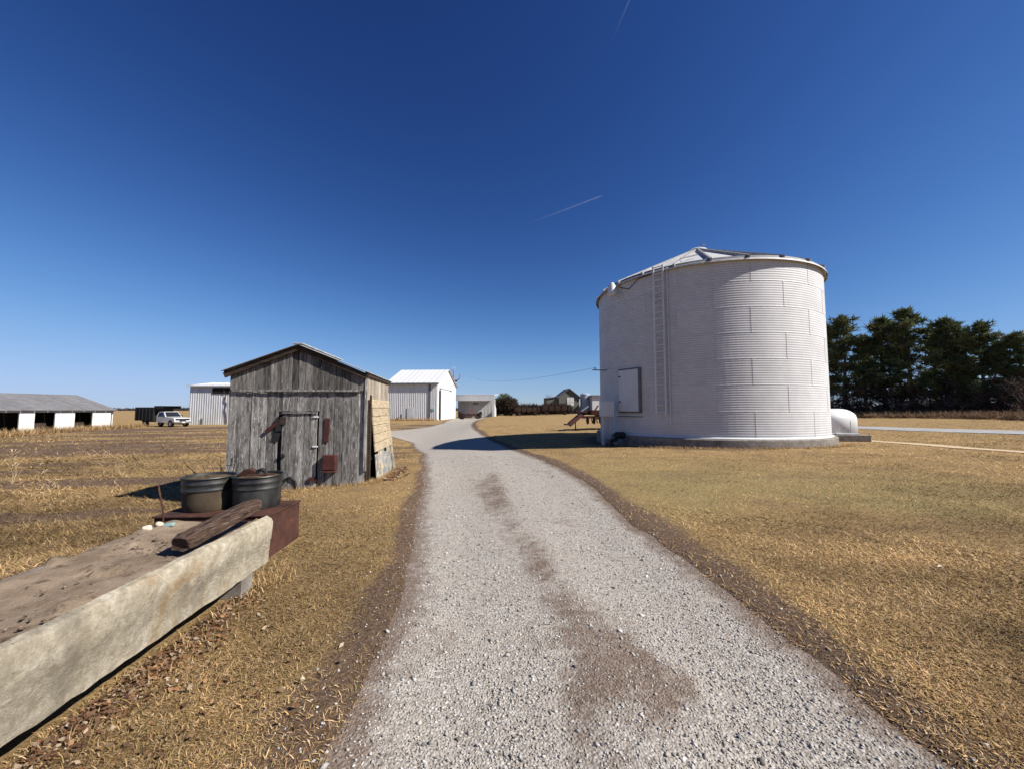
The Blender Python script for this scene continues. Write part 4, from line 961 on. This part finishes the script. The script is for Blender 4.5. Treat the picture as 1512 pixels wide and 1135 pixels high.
# house and trailers behind them
hs_ = empty('grey_house', (14.4, 97, tz(14.4, 97) - .2), R(3), 'small dark grey gabled house with one pale window', 'house')
m = MB(); m.prism([(-2.6, 0), (2.6, 0), (2.6, 4.3), (0, 6.35), (-2.6, 4.3)], 0, 7); m.build('wall', M['house_grey'], hs_)
for s_ in (-1, 1):
    m = MB(); m.bar((0, 3.4, 6.5), (3.15 * s_, 3.4, 4.02), 7.6, .14, (0, 0, 1)) ; m.build('roof', M['trim_grey'], hs_)
m = MB(); m.box((.3, -.05, 3.2), (1.75, .1, 2.1)); wi = m.build('window', M['barn_white'], hs_)
m = MB(); m.box((.3, -.12, 3.2), (.06, .04, 2.0)); m.box((.3, -.12, 3.2), (1.6, .04, .06)); m.build('muntin', M['grey_metal'], wi)
m = MB(); m.box((-4.2, 2.5, 2.1), (3.2, 4, 4.2)); m.build('side_wing', M['house_grey'], hs_)
m = MB(); m.box((-4.2, 2.4, 4.28), (3.5, 4.3, .16), (0, R(-9), 0)); m.build('wing_roof', M['trim_grey'], hs_)
sg = empty('steel_tank', (18.6, 98, tz(18.6, 98)), 0, 'plain blue grey steel storage tank next to the grey house', 'tank')
m = MB(); m.lathe([(1.2, -.2), (1.2, 4.9), (1.0, 5.1), (.2, 5.35)], 24); m.build('shell', M['blue_grey'], sg, True)
for z in (1.2, 2.6, 4.0):
    m = MB(); m.lathe([(1.2, z), (1.24, z + .04), (1.2, z + .08)], 24, close=False); m.build('hoop', M['grey_metal'], sg)
ga = empty('white_garage', (23.3, 94, tz(23.3, 94)), 0, 'white garage with grey band below its flat dark roof', 'garage')
m = MB(); m.box((0, 2.5, 1.95), (7.4, 5, 3.9)); m.build('wall', M['white_metal'], ga)
m = MB(); m.box((0, 2.5, 4.15), (7.5, 5.1, .5)); m.build('fascia', M['grey_metal'], ga)
m = MB(); m.box((0, 2.4, 4.55), (7.9, 5.6, .3)); m.build('roof', M['trim_grey'], ga)
m = MB(); m.box((.2, -.03, 2.1), (.07, .05, 3.2)); m.build('door_joint', M['grey_metal'], ga)

# vertical rotor above the open shed
vt = empty('wind_rotor', (-12.9, 84, 5.0), 0, 'small red and blue wind rotor on slanted mast above shed roof', 'wind rotor'); vt.scale = (.88, .88, .88)
m = MB(); m.tube([(-1.1, 0, 0), (.2, 0, 2.6), (.35, 0, 3.1)], .1, 6); m.build('mast', M['grey_metal'], vt)
m = MB(); m.box((.55, 0, 3.15), (.9, .5, .35)); m.build('hub', M['black'], vt)
m = MB(); m.bar((.2, 0, 3.3), (.0, 0, 6.0), .45, .12); m.build('red_blade', M['red_paint'], vt)
m = MB(); m.tube([(.9, 0, 3.2), (1.5, 0, 3.7), (1.7, 0, 4.5), (1.55, 0, 5.0)], [.14, .13, .11, .07], 6); m.build('curved_blade', M['red_paint'], vt)
m = MB(); m.tube([(.1, .2, 3.2), (-1.1, .3, 3.7), (-1.35, .3, 4.6), (-1.2, .3, 5.6)], .07, 6); m.build('curved_blade', M['blue_paint'], vt)
m = MB(); m.tube([(-.0, 0, 6.0), (-.3, 0, 6.5), (.1, 0, 6.7), (.45, 0, 6.4), (.35, 0, 5.9)], .05, 5); m.build('top_loop', M['grey_metal'], vt)

# overhead wire sagging from the buildings to the bin bracket
A_, B_ = Vector((-9.0, 78, 8.4)), Vector((BC.x + pol(263.6, BR + .6, 0)[0], BC.y + pol(263.6, BR + .6, 0)[1], 3.88))
pts = [A_.lerp(B_, t / 40) - Vector((0, 0, .9 * 4 * (t / 40) * (1 - t / 40))) for t in range(41)]
m = MB(); m.tube(pts, .008, 5); tag(m.build('overhead_wire', M['wire']), 'thin dark overhead wire running from sheds to grain bin', 'wire')

# contrails
cm, nt, b = new_mat('contrail_vapour')
tr = nt.nodes.new('ShaderNodeBsdfTransparent'); df = nt.nodes.new('ShaderNodeBsdfDiffuse'); df.inputs['Color'].default_value = (.9, .9, .9, 1)
at = nt.nodes.new('ShaderNodeAttribute'); at.attribute_name = 'Col'; mx = nt.nodes.new('ShaderNodeMixShader')
nt.links.new(at.outputs['Fac'], mx.inputs[0]); nt.links.new(tr.outputs[0], mx.inputs[1]); nt.links.new(df.outputs[0], mx.inputs[2]); nt.links.new(mx.outputs[0], nt.nodes['Material Output'].inputs['Surface'])
def contrail(p0, p1, r0, r1, a0, a1, label):
    n = 24; q = 10; vs, cs = [], []; p0, p1 = Vector(p0), Vector(p1); u, w = frame_of(p1 - p0)
    for i in range(n + 1):
        t = i / n; p = p0.lerp(p1, t); r = r0 + (r1 - r0) * t; a = a0 + (a1 - a0) * t ** 1.5
        if i in (0, n): r *= .15
        for k in range(q): an = 6.2832 * k / q; vs.append(p + (u * math.cos(an) + w * math.sin(an)) * r * (1 + .15 * math.sin(i * 2.1))); cs.append((a, a, a))
    F = np.array([(i * q + k, i * q + (k + 1) % q, (i + 1) * q + (k + 1) % q, (i + 1) * q + k) for i in range(n) for k in range(q)])
    o = link('contrail', np_mesh('contrail', np.array([v[:] for v in vs]), F, cm, np.array(cs), True)); return tag(o, label, 'contrail')
contrail((300, 9000, 4420), (2200, 9000, 5160), 24, 11, 0.0, .12, 'short bright contrail slanting across the blue sky')
contrail((2450, 9000, 9050), (3010, 9000, 10380), 26, 20, .0, .035, 'faint steep contrail high in the blue sky')

# ------------------------------------------------------------------ trees
def needle_cloud(P, per, size, cols, up=.3, wid=.32):
    """triangles around clump centres"""
    n = len(P) * per; C = np.repeat(P, per, 0); d = rng.normal(size=(n, 3)); d[:, 2] = d[:, 2] * .8 + up; d /= np.linalg.norm(d, axis=1)[:, None]
    s = size * rng.uniform(.5, 1.2, (n, 1)); o = C + d * s * rng.uniform(0, .6, (n, 1)); side = np.cross(d, rng.normal(size=(n, 3))); side /= np.linalg.norm(side, axis=1)[:, None] + 1e-9
    V = np.stack([o - side * s * wid * .5, o + side * s * wid * .5, o + d * s], 1).reshape(-1, 3); F = np.arange(3 * n).reshape(-1, 3)
    shade = np.repeat(rng.uniform(.65, 1.35, (len(P), 1)), per, 0); ch = cols[rng.integers(0, len(cols), len(P))].repeat(per, 0)
    return V, F, np.repeat(ch * shade, 3, 0)
PINE_C = np.array([(.07, .095, .045), (.09, .118, .05), (.125, .145, .055), (.17, .16, .065)])
def make_pine(H, seed, lean=0.0):
    rd = random.Random(seed); limbs = MB(); clumps = []
    tr_ = MB(); pts = [(lean * t * t * 1.2 + .12 * math.sin(t * 5 + seed), .1 * math.sin(t * 4 + 2 * seed), H * t) for t in [i / 10 for i in range(11)]]
    tr_.tube(pts, [.26 * (1 - .9 * i / 10) + .02 for i in range(11)], 8)
    tp = lambda t: Vector(pts[0]).lerp(Vector(pts[-1]), t) if t >= 1 else Vector(pts[int(t * 10)]).lerp(Vector(pts[min(10, int(t * 10) + 1)]), t * 10 - int(t * 10))
    z = .10
    while z < .985:
        dead = z < .20
        for k in range(rd.choice((3, 4, 5))):
            a = rd.uniform(0, 6.283); t = z + rd.uniform(-.015, .015); p = tp(min(1, max(0, t)))
            L_ = H * (.05 + .205 * (1 - t) ** .7) * rd.uniform(.4, 1.25) * (1.0 if not dead else .8)
            rise = rd.uniform(.05, .45) + .5 * max(0, t - .6)
            q = [p]; dirv = Vector((math.cos(a), math.sin(a), rise)).normalized()
            for s in range(3):
                dirv = (dirv + Vector((rd.uniform(-.2, .2), rd.uniform(-.2, .2), rd.uniform(-.12, .18)))).normalized(); q.append(q[-1] + dirv * L_ / 3)
            limbs.tube(q, [.06 * (1.15 - t), .045 * (1.15 - t), .03 * (1.15 - t), .012], 4, False)
            if dead and rd.random() < .8:
                for s in range(4):
                    b0 = q[rd.choice((1, 2, 3))]; limbs.tube([b0, b0 + Vector((rd.uniform(-.6, .6), rd.uniform(-.6, .6), rd.uniform(-.3, .4)))], [.016, .005], 3, False)
                continue
            for s in range(rd.randint(4, 7)):
                f_ = rd.uniform(.35, 1.05); i = min(2, int(f_ * 3)); c = q[i].lerp(q[i + 1], f_ * 3 - i) + Vector((rd.uniform(-.3, .3), rd.uniform(-.3, .3), rd.uniform(-.05, .3)))
                clumps.append(c[:])
        z += rd.uniform(.036, .060)
    for s in range(14): clumps.append((tp(.99) + Vector((rd.uniform(-.25, .25), rd.uniform(-.25, .25), rd.uniform(-.7, .35))))[:])
    Vn, Fn, Cn = needle_cloud(np.array(clumps), 26, .60, PINE_C, .35, .26)
    return tr_.mesh('trunk', M['bark'], True), limbs.mesh('limbs', M['bark']), np_mesh('crown', Vn, Fn, M['needles'], Cn)
pines = [make_pine(14.5, 1), make_pine(13.2, 2, .3), make_pine(15.2, 3, -.2), make_pine(12.5, 4)]
plist = [(1222, 64, 14.6, 1), (1250, 61, 15.4, 0), (1280, 63, 12.4, 3), (1306, 59, 14.6, 1), (1334, 57, 13.4, 2), (1350, 55, 14.9, 2), (1384, 56, 12.2, 0), (1402, 52, 12.6, 3), (1432, 51, 10.8, 1), (1456, 49, 11.8, 0), (1488, 47.5, 9.0, 3), (1514, 46.0, 9.8, 1), (1556, 45, 9.6, 2)]
ORD = ['first', 'second', 'third', 'fourth', 'fifth', 'sixth', 'seventh', 'eighth', 'ninth', 'tenth', 'eleventh', 'twelfth', 'thirteenth']
plabels = {0: 'tall dark pine in roadside row, next to the grain bin', 5: 'tallest broad topped dark pine in the roadside row'}
for i, (pxl, Y, h, k) in enumerate(plist):
    X = (pxl - 756) / 568 * Y * .998; e = empty('pine_tree', (X, Y, tz(X, Y) - .1), random.uniform(0, 6.28), plabels.get(i, f'dark green pine in the roadside row, {ORD[i]} counting from the grain bin'), 'pine tree', 'pines beyond the road')
    hh = {0: 14.5, 1: 13.2, 2: 15.2, 3: 12.5}[k]; s = h / hh; e.scale = (s * random.uniform(1.0, 1.2), s * random.uniform(1.0, 1.2), s)
    for nm, me in zip(('trunk', 'limb', 'crown'), pines[k]): link(nm, me, e)

def bare_tree(H, seed, levels=4):
    rd = random.Random(seed); tr_, br = MB(), MB()
    def grow(p, d, L_, r, lv):
        q = [p]; dd = d
        for s in range(3): dd = (dd + Vector((rd.uniform(-.18, .18), rd.uniform(-.18, .18), rd.uniform(-.05, .15)))).normalized(); q.append(q[-1] + dd * L_ / 3)
        (tr_ if lv == 0 else br).tube(q, [r, r * .85, r * .7, r * .5], 6 if lv == 0 else 3, False)
        if lv < levels:
            for k in range(rd.choice((3, 4))):
                t = rd.uniform(.45, 1); i = min(2, int(t * 3)); b0 = q[i].lerp(q[i + 1], t * 3 - i); a = rd.uniform(0, 6.283)
                nd = (dd + Vector((math.cos(a), math.sin(a), .2)) * rd.uniform(.5, .95)).normalized(); grow(b0, nd, L_ * rd.uniform(.5, .75), r * .5, lv + 1)
    grow(Vector((0, 0, 0)), Vector((0, 0, 1)), H * .42, H * .018, 0)
    return tr_.mesh('trunk', M['twig'], True), br.mesh('limbs', M['twig'])
bt = [bare_tree(8, 5), bare_tree(7, 8)]
def put_bare(X, Y, s, k, label, cat='tree', group=None):
    e = empty('bare_tree', (X, Y, tz(X, Y) - .1), random.uniform(0, 6), label, cat, group); e.scale = (s, s, s)
    for nm, me in zip(('trunk', 'limb'), bt[k]): link(nm, me, e)
put_bare(11.0, 104, .85, 0, 'leafless grey tree standing beside the grey house')
for i, (pxl, Y, s) in enumerate([(1255, 60, .7), (1286, 58, .75), (1322, 56, .7), (1372, 53, .8), (1400, 51, .7), (1450, 48, .75), (1476, 47, .85), (1508, 43, .9)]):
    put_bare((pxl - 756) / 568 * Y, Y, s, i % 2, f'leafless brown young tree among roadside pines, {ORD[i]} bare one from the grain bin', 'tree', 'bare trees among the pines')

# brown brush under the pines, hedge behind the wagons, far woods
def brush(name, P, Hs, cols, per=26, size=.5):
    V, F, C = needle_cloud(P, per, size, cols, .6, .12); return tag(link(name, np_mesh(name, V, F, M['leaves'], C)), kind='stuff')
BR_C = np.array([(.085, .055, .045), (.12, .078, .058), (.065, .048, .040), (.15, .105, .075)])
n = 1500; t = rng.uniform(0, 1, n); pxl = 1215 + t * 350; Y = 62 - t * 19 + rng.uniform(-2.5, 5.5, n) ; X = (pxl - 756) / 568 * Y
P = np.stack([X, Y, terr0(X, Y) + rng.uniform(0, 1, n) ** 1.6 * rng.uniform(1.5, 5.0, n)], -1)
brush('roadside_brush', P, None, BR_C, 20, .8)
n = 1600; t = rng.uniform(0, 1, n); pxl = 1225 + t * 340; Y = 58 - t * 21 + rng.uniform(-4, 3, n); X = (pxl - 756) / 568 * Y
brush('verge_weeds', np.stack([X, Y, terr0(X, Y) + rng.uniform(0, .25, n)], -1), None, np.array([(.20, .125, .075), (.26, .17, .095), (.14, .09, .06)]), 16, .5)
n = 900; X = rng.uniform(.8, 13.5, n); Y = 88 + rng.uniform(-1, 3, n); P = np.stack([X, Y, terr0(X, Y) + rng.uniform(0, 1, n) * (1.6 + .9 * fbm(X * .6, X * 0, 3))], -1)
brush('hedge_brush', P, None, np.array([(.035, .018, .015), (.06, .03, .022), (.045, .028, .02)]), 20, .7)
def bush(loc, r, h, cols, label, seed, n=260):
    e = empty('bush', loc, 0, label, 'bush'); a = rng.normal(size=(n, 3)); a /= np.linalg.norm(a, axis=1)[:, None]; a *= rng.uniform(.3, 1, (n, 1)) ** .5
    P = np.stack([a[:, 0] * r, a[:, 1] * r, h * .5 + a[:, 2] * h * .5], -1); V, F, C = needle_cloud(P, 24, .55, cols, .4, .2)
    link('crown', np_mesh('crown', V, F, M['needles'], C), e)
    m = MB(); twigs(m, (0, 0, -.1), 14, h * .9, r * .4, .04, seed); m.build('stem', M['twig'], e)
bush((-.9, 92, tz(-.9, 92)), 2.6, 4.3, np.array([(.05, .036, .028), (.07, .05, .035), (.04, .032, .026)]), 'rounded brown leafless bush past the open shed', 3, 420)
bush((-1.9, 95, tz(-1.9, 95)), 1.9, 5.4, PINE_C, 'dark evergreen bush behind the brown bush', 4)
bush((-3.6, 97, tz(-3.6, 97)), 1.5, 4.2, PINE_C * .9, 'narrow dark evergreen bush against the open shed corner', 5)
n = 5200; X = np.where(rng.random(n) < .75, rng.uniform(-1500, -150, n), rng.uniform(-150, 1500, n)); Y = 620 + rng.uniform(-20, 60, n) + 60 * fbm(X * .004, X * 0, 13)
hgt_ = 1.5 + 9 * np.clip(fbm(X * .02, X * 0, 15) - .28, 0, 1)
P = np.stack([X, Y, -.5 + rng.uniform(0, 1, n) * hgt_], -1)
V, F, C = needle_cloud(P, 10, 3.2, np.array([(.06, .05, .05), (.075, .06, .055), (.05, .045, .05)]), .3, .5); tag(link('far_woods', np_mesh('far_woods', V, F, M['leaves'], C)), kind='stuff')

# ------------------------------------------------------------------ ground cover
def blocked(X, Y, m=0.0):
    out = np.hypot(X - BC.x, Y - BC.y) < 5.86 + m
    c, s = math.cos(R(7.35)), math.sin(R(7.35)); lx = (X + 6.06) * c + (Y - 8.24) * s; lyy = -(X + 6.06) * s + (Y - 8.24) * c
    out |= (lx > -m) & (lx < W + .1 + m) & (lyy > -m) & (lyy < D + m)
    c, s = math.cos(R(3.9)), math.sin(R(3.9)); lx = (X + 2.27) * c + (Y - 3.72) * s; lyy = -(X + 2.27) * s + (Y - 3.72) * c
    out |= (lx > -BW - m) & (lx < -.16 + m) & (lyy < m) & (lyy > -BLn)
    out |= (np.abs(X + 3.22) < .64) & (np.abs(Y - 4.5) < .36)
    out |= (np.abs(X - 16.75) < 1.4) & (np.abs(Y - 20.25) < 1)
    rd_ = np.abs((X - 13) * .894 + (Y - 63) * .447)
    out |= (((X - 13) * .894 + (Y - 63) * .447) > -.2) & (((X - 13) * .894 + (Y - 63) * .447) < 6.0) & (X > 13)
    out |= (np.abs((X - 16.8) * .979 + (Y - 24) * .2067 - .45) < .55) & (Y < 24.3) & (Y > 9)
    return out
def scatter(n, ymin, ymax, pw):
    """points in the view wedge, density falling with distance"""
    t = rng.random(n); Y = (ymin ** (1 - pw) + t * (ymax ** (1 - pw) - ymin ** (1 - pw))) ** (1 / (1 - pw)); X = rng.uniform(-1.42, 1.42, n) * (Y + .5); return X, Y
def blades(name, X, Y, length, width, cols, flat=.8, zoff=0.0):
    n = len(X); o_ = np.argsort(np.hypot(X, Y)); X, Y, cols = X[o_], Y[o_], cols[o_]
    length = np.broadcast_to(length, (n,))[o_]; width = np.broadcast_to(width, (n,))[o_]
    k1 = int(np.searchsorted(np.hypot(X, Y), 7.0))
    Z = terr(X, Y) + zoff; a = rng.uniform(0, 6.283, n); el = rng.uniform(.05, 1.25, n) * flat
    L_ = length * rng.uniform(.5, 1.3, n); dirs = np.stack([np.cos(a) * np.cos(el), np.sin(a) * np.cos(el), np.sin(el)], -1)
    w = width * rng.uniform(.6, 1.3, n)
    base = np.stack([X, Y, Z - .004], -1); side = np.stack([-np.sin(a), np.cos(a), rng.uniform(-.4, .4, n)], -1) * (w * .5)[:, None]
    mid = base + dirs * (L_ * .55)[:, None]
    b2 = el * rng.uniform(.1, .9, n); a2 = a + rng.uniform(-.3, .3, n)
    tip = mid + np.stack([np.cos(a2) * np.cos(b2), np.sin(a2) * np.cos(b2), np.sin(b2)], -1) * (L_ * .45)[:, None]
    Vn = np.stack([base - side, base + side, mid + side * .8, mid - side * .8, tip], 1)[:k1].reshape(-1, 3); k = np.arange(k1)[:, None] * 5
    Fn = np.concatenate([k + np.array([[0, 1, 2]]), k + np.array([[0, 2, 3]]), k + np.array([[3, 2, 4]])], 1).reshape(-1, 3)
    Vf = np.stack([base - side, base + side, tip], 1)[k1:].reshape(-1, 3); Ff = np.arange(len(Vf)).reshape(-1, 3) + len(Vn)
    return np_mesh(name, np.concatenate([Vn, Vf]), np.concatenate([Fn, Ff]), M['blades'], np.concatenate([np.repeat(cols[:k1], 5, 0), np.repeat(cols[k1:], 3, 0)]))
STRAW = np.array([(.55, .415, .235), (.48, .345, .175), (.62, .49, .32), (.36, .255, .145), (.20, .14, .085), (.44, .335, .165), (.28, .19, .11)]) * np.array([1.06, .96, .84])
GREEN = np.array([(.22, .185, .065), (.30, .24, .095), (.17, .148, .055)])
X, Y = scatter(900000, 1.3, 40, 1.75)
d = lane_d(X, Y); vg, ba, gr = field_masks(X, Y)
pr = (1 - .85 * vg) * (1 - .70 * ba) * ss(d / .12) * (.45 + .8 * fbm(X * 1.7, Y * 1.7, 101))
keep = (rng.random(len(X)) < pr) & ~blocked(X, Y); X, Y = X[keep], Y[keep]; gr = gr[keep]; ba = ba[keep]
cols = STRAW[rng.integers(0, len(STRAW), len(X))] * rng.uniform(.6, 1.15, (len(X), 1))
isg = rng.random(len(X)) < (.06 + .42 * gr); cols[isg] = GREEN[rng.integers(0, 3, isg.sum())] * rng.uniform(.7, 1.4, (isg.sum(), 1))
cols *= (.48 + .84 * ss((fbm(X * .5, Y * .9, 103) - .28) / .42) * (.5 + .9 * fbm(X * 2.5, Y * 2.5, 105)))[:, None]
cols *= (1 - .25 * ss((-X - 3.3) / 2))[:, None]
rough = ss((-X - 3.3) / 1.5)
dist = np.hypot(X, Y)
tag(link('dry_grass', blades('dry_grass', X, Y, (.034 + .0035 * np.minimum(dist, 25)) * (1 + .9 * rough), .0019 + .0010 * dist, cols, .62)), kind='stuff')
# rough tussocks in the left field
n = 2000; Xc, Yc = scatter(n, 3.5, 45, 1.2); sel = (Xc < -3.6 - .05 * Yc) & ~blocked(Xc, Yc, .1) & (fbm((Xc * .10 + Yc * .02), (Yc * .75 - Xc * .16), 61) < .47) & (lane_d(Xc, Yc) > .8); Xc, Yc = Xc[sel], Yc[sel]
per = 46; X = np.repeat(Xc, per) + rng.normal(0, .13, len(Xc) * per) * (1 + .02 * np.repeat(Yc, per)); Y = np.repeat(Yc, per) + rng.normal(0, .12, len(Xc) * per)
cols = np.repeat(STRAW[rng.integers(0, len(STRAW), len(Xc))], per, 0) * rng.uniform(.45, 1.0, (len(X), 1))
tag(link('field_tussocks', blades('field_tussocks', X, Y, .10 + .001 * np.hypot(X, Y), .004 + .0008 * np.hypot(X, Y), cols, .85)), kind='stuff')
# longer straw fringe at walls and building feet
def fringe(name, pts, n, length, width, spread, flat=1.15, cols=STRAW):
    pts = np.array(pts, float); t = rng.uniform(0, len(pts) - 1, n); i = t.astype(int); f_ = (t - i)[:, None]; p = pts[i] * (1 - f_) + pts[np.minimum(i + 1, len(pts) - 1)] * f_ + rng.normal(0, spread, (n, 2))
    cc = cols[rng.integers(0, len(cols), n)] * rng.uniform(.6, 1.15, (n, 1)); ok = ~blocked(p[:, 0], p[:, 1]); p, cc = p[ok], cc[ok]
    tag(link(name, blades(name, p[:, 0], p[:, 1], length, width, cc, flat)), kind='stuff')
fringe('shed_foot_straw', [(-6.1, 8.12), (-3.2, 8.5), (-3.0, 9.4), (-3.4, 11.3)], 5200, .12, .007, .09)
fringe('bunk_foot_straw', [(-2.3, 4.0), (-2.25, 3.6), (-2.05, 1.2)], 1800, .09, .005, .07)
fringe('barn_weeds', [(-13.2, 64.8), (-22, 65.4)], 1500, .8, .05, .5)
fringe('field_edge_weeds', [(-46.2, 48), (-46.8, 44), (-46.4, 38), (-43, 32)], 6000, .75, .045, .7, 1.2, STRAW * .9)
fringe('bin_foot_straw', [(5.2, 18.6), (6.3, 17.4), (8, 16.3), (10.5, 15.8), (13, 16.2), (15.5, 17.6)], 3500, .14, .02, .12)
# tall seed stalks in the field
for i, (xx, yy, h) in enumerate([(-13.6, 10.6, 1.15), (-13.2, 10.9, .7), (-13.0, 12.4, .85), (-11.6, 9.8, .35), (-12.2, 12.2, .75)]):
    e = empty('seed_stalk', (xx, yy, tz(xx, yy) - .02), random.uniform(0, 6), ['tallest pale bushy dry weed in the left field', 'short pale weed close beside the tallest bushy weed', 'slim pale weed stalk farther back behind the tallest bushy weed', 'knee high pale stub of weed in the left field', 'slim pale weed stalk standing apart toward the shed'][i], 'weed', 'dry weed stalks in the field')
    m = MB(); twigs(m, (0, 0, 0), 6 if h > 1 else 2, h * .8, .04, .006, 30 + i); M.setdefault('straw', surf('pale_straw', (.34, .25, .14), (.46, .35, .21), 9, .9, bmp=0)); m.build('stem', M['straw'], e)
    m = MB(); rd = random.Random(i)
    for k in range(26 if h > 1 else 8):
        z0 = rd.uniform(.3, .85) * h; a = rd.uniform(0, 6.28); p = Vector((rd.uniform(-.04, .04), rd.uniform(-.04, .04), z0)); m.bar(p, p + Vector((math.cos(a) * .1, math.sin(a) * .1, .08)), .010, .006)
    m.build('seed_head', M['straw'], e)
# dead leaves under the bunk
LEAF = np.array([(.22, .105, .05), (.16, .082, .045), (.30, .17, .09), (.10, .058, .036), (.40, .31, .22), (.20, .13, .085), (.13, .075, .045)])
def leaf_litter(name, X, Y, size):
    n = len(X); Z = terr(X, Y) + rng.uniform(.004, .035, n); a = rng.uniform(0, 6.283, n); s = size * rng.uniform(.5, 1.3, n)
    ux = np.stack([np.cos(a), np.sin(a), rng.uniform(-.6, .6, n)], -1) * s[:, None]; vx = np.stack([-np.sin(a), np.cos(a), rng.uniform(-.6, .6, n)], -1) * (s * .6)[:, None]; c = np.stack([X, Y, Z], -1); up = np.array([0, 0, 1.0]) * (s * .3)[:, None]
    V = np.stack([c - ux, c - vx * .8 + up * .6, c + vx * .8 + up * .4, c + ux * .2 - vx, c + ux * .2 + vx, c + ux + up * .5], 1).reshape(-1, 3); k = np.arange(n)[:, None] * 6
    F = np.concatenate([k + np.array([[0, 1, 2]]), k + np.array([[1, 3, 4]]), k + np.array([[1, 4, 2]]), k + np.array([[3, 5, 4]])], 1).reshape(-1, 3)
    cc = LEAF[rng.integers(0, len(LEAF), n)] * rng.uniform(.5, 1.2, (n, 1)); tag(link(name, np_mesh(name, V, F, M['leaves'], np.repeat(cc, 6, 0))), kind='stuff')
n = 1700; t = rng.beta(2.2, 2.2, n); Yl = 1.2 + 2.4 * t; Xl = -2.12 + (1.2 - Yl) * .068 + .12 + np.abs(rng.normal(0, .13, n)) * (1 - .4 * np.abs(t - .5)) - .20
leaf_litter('leaf_litter', Xl + np.where(rng.random(n) < .2, rng.exponential(.35, n), 0), Yl, .017)
n = 700; Yl = rng.uniform(9, 11.2, n); Xl = -2.95 - .13 * (Yl - 8.6) + np.abs(rng.normal(0, .16, n)); leaf_litter('shed_leaf_litter', Xl, Yl, .04)

# ------------------------------------------------------------------ gravel stones
n = 80000; t = rng.random(n); Y = 1.4 * (15 / 1.4) ** t; Lx, Rx = lane_edges(Y); X = Lx - .7 + (Rx - Lx + 1.4) * rng.random(n)
d = lane_d(X, Y); dirt = lane_dirt(X, Y); pr = np.where(d < 0, 1 - .80 * dirt, .22 * np.exp(-d / .30))
keep = (rng.random(n) < pr) & ~blocked(X, Y); X, Y, d = X[keep], Y[keep], d[keep]; n = len(X)
Z = np.maximum(lane_z(X, Y), np.where(d > 0, terr(X, Y), -9)) + .001
sz = rng.lognormal(-5.16, .42, n) * (.8 + .045 * np.minimum(Y, 14)); sz = np.minimum(sz, .026)
tone = rng.choice([.12, .23, .31, .37, .42, .49], n, p=[.09, .18, .27, .24, .15, .07])[:, None]
cols = tone * np.where(rng.random((n, 1)) < .75, np.array([[1, .95, .885]]), np.array([[1, .88, .75]]))
tag(link('gravel_stones', pebble_mesh('gravel_stones', np.stack([X, Y, Z], -1), sz, cols, M['pebbles'], .7)), kind='stuff')
# pale scraps on the lawn
for i, (xx, yy, s, lb) in enumerate([(4.28, 3.95, .035, 'small pale yellow scrap lying on the right hand lawn'), (-1.23, 2.35, .02, 'curled pale leaf on grass near the bunk')]):
    m = MB(); z = tz(xx, yy) + .03; m.add([(xx - s, yy, z), (xx, yy - s * .5, z + .012), (xx + s, yy + .01, z), (xx + .1 * s, yy + s * .6, z + .02), (xx, yy, z - .012)], [(0, 1, 2, 3), (0, 4, 1), (1, 4, 2), (2, 4, 3), (3, 4, 0)]); tag(m.build('dry_leaf' if i else 'pale_scrap', M['plank_new'] if i else M['stone']), lb, 'leaf' if i else 'scrap')
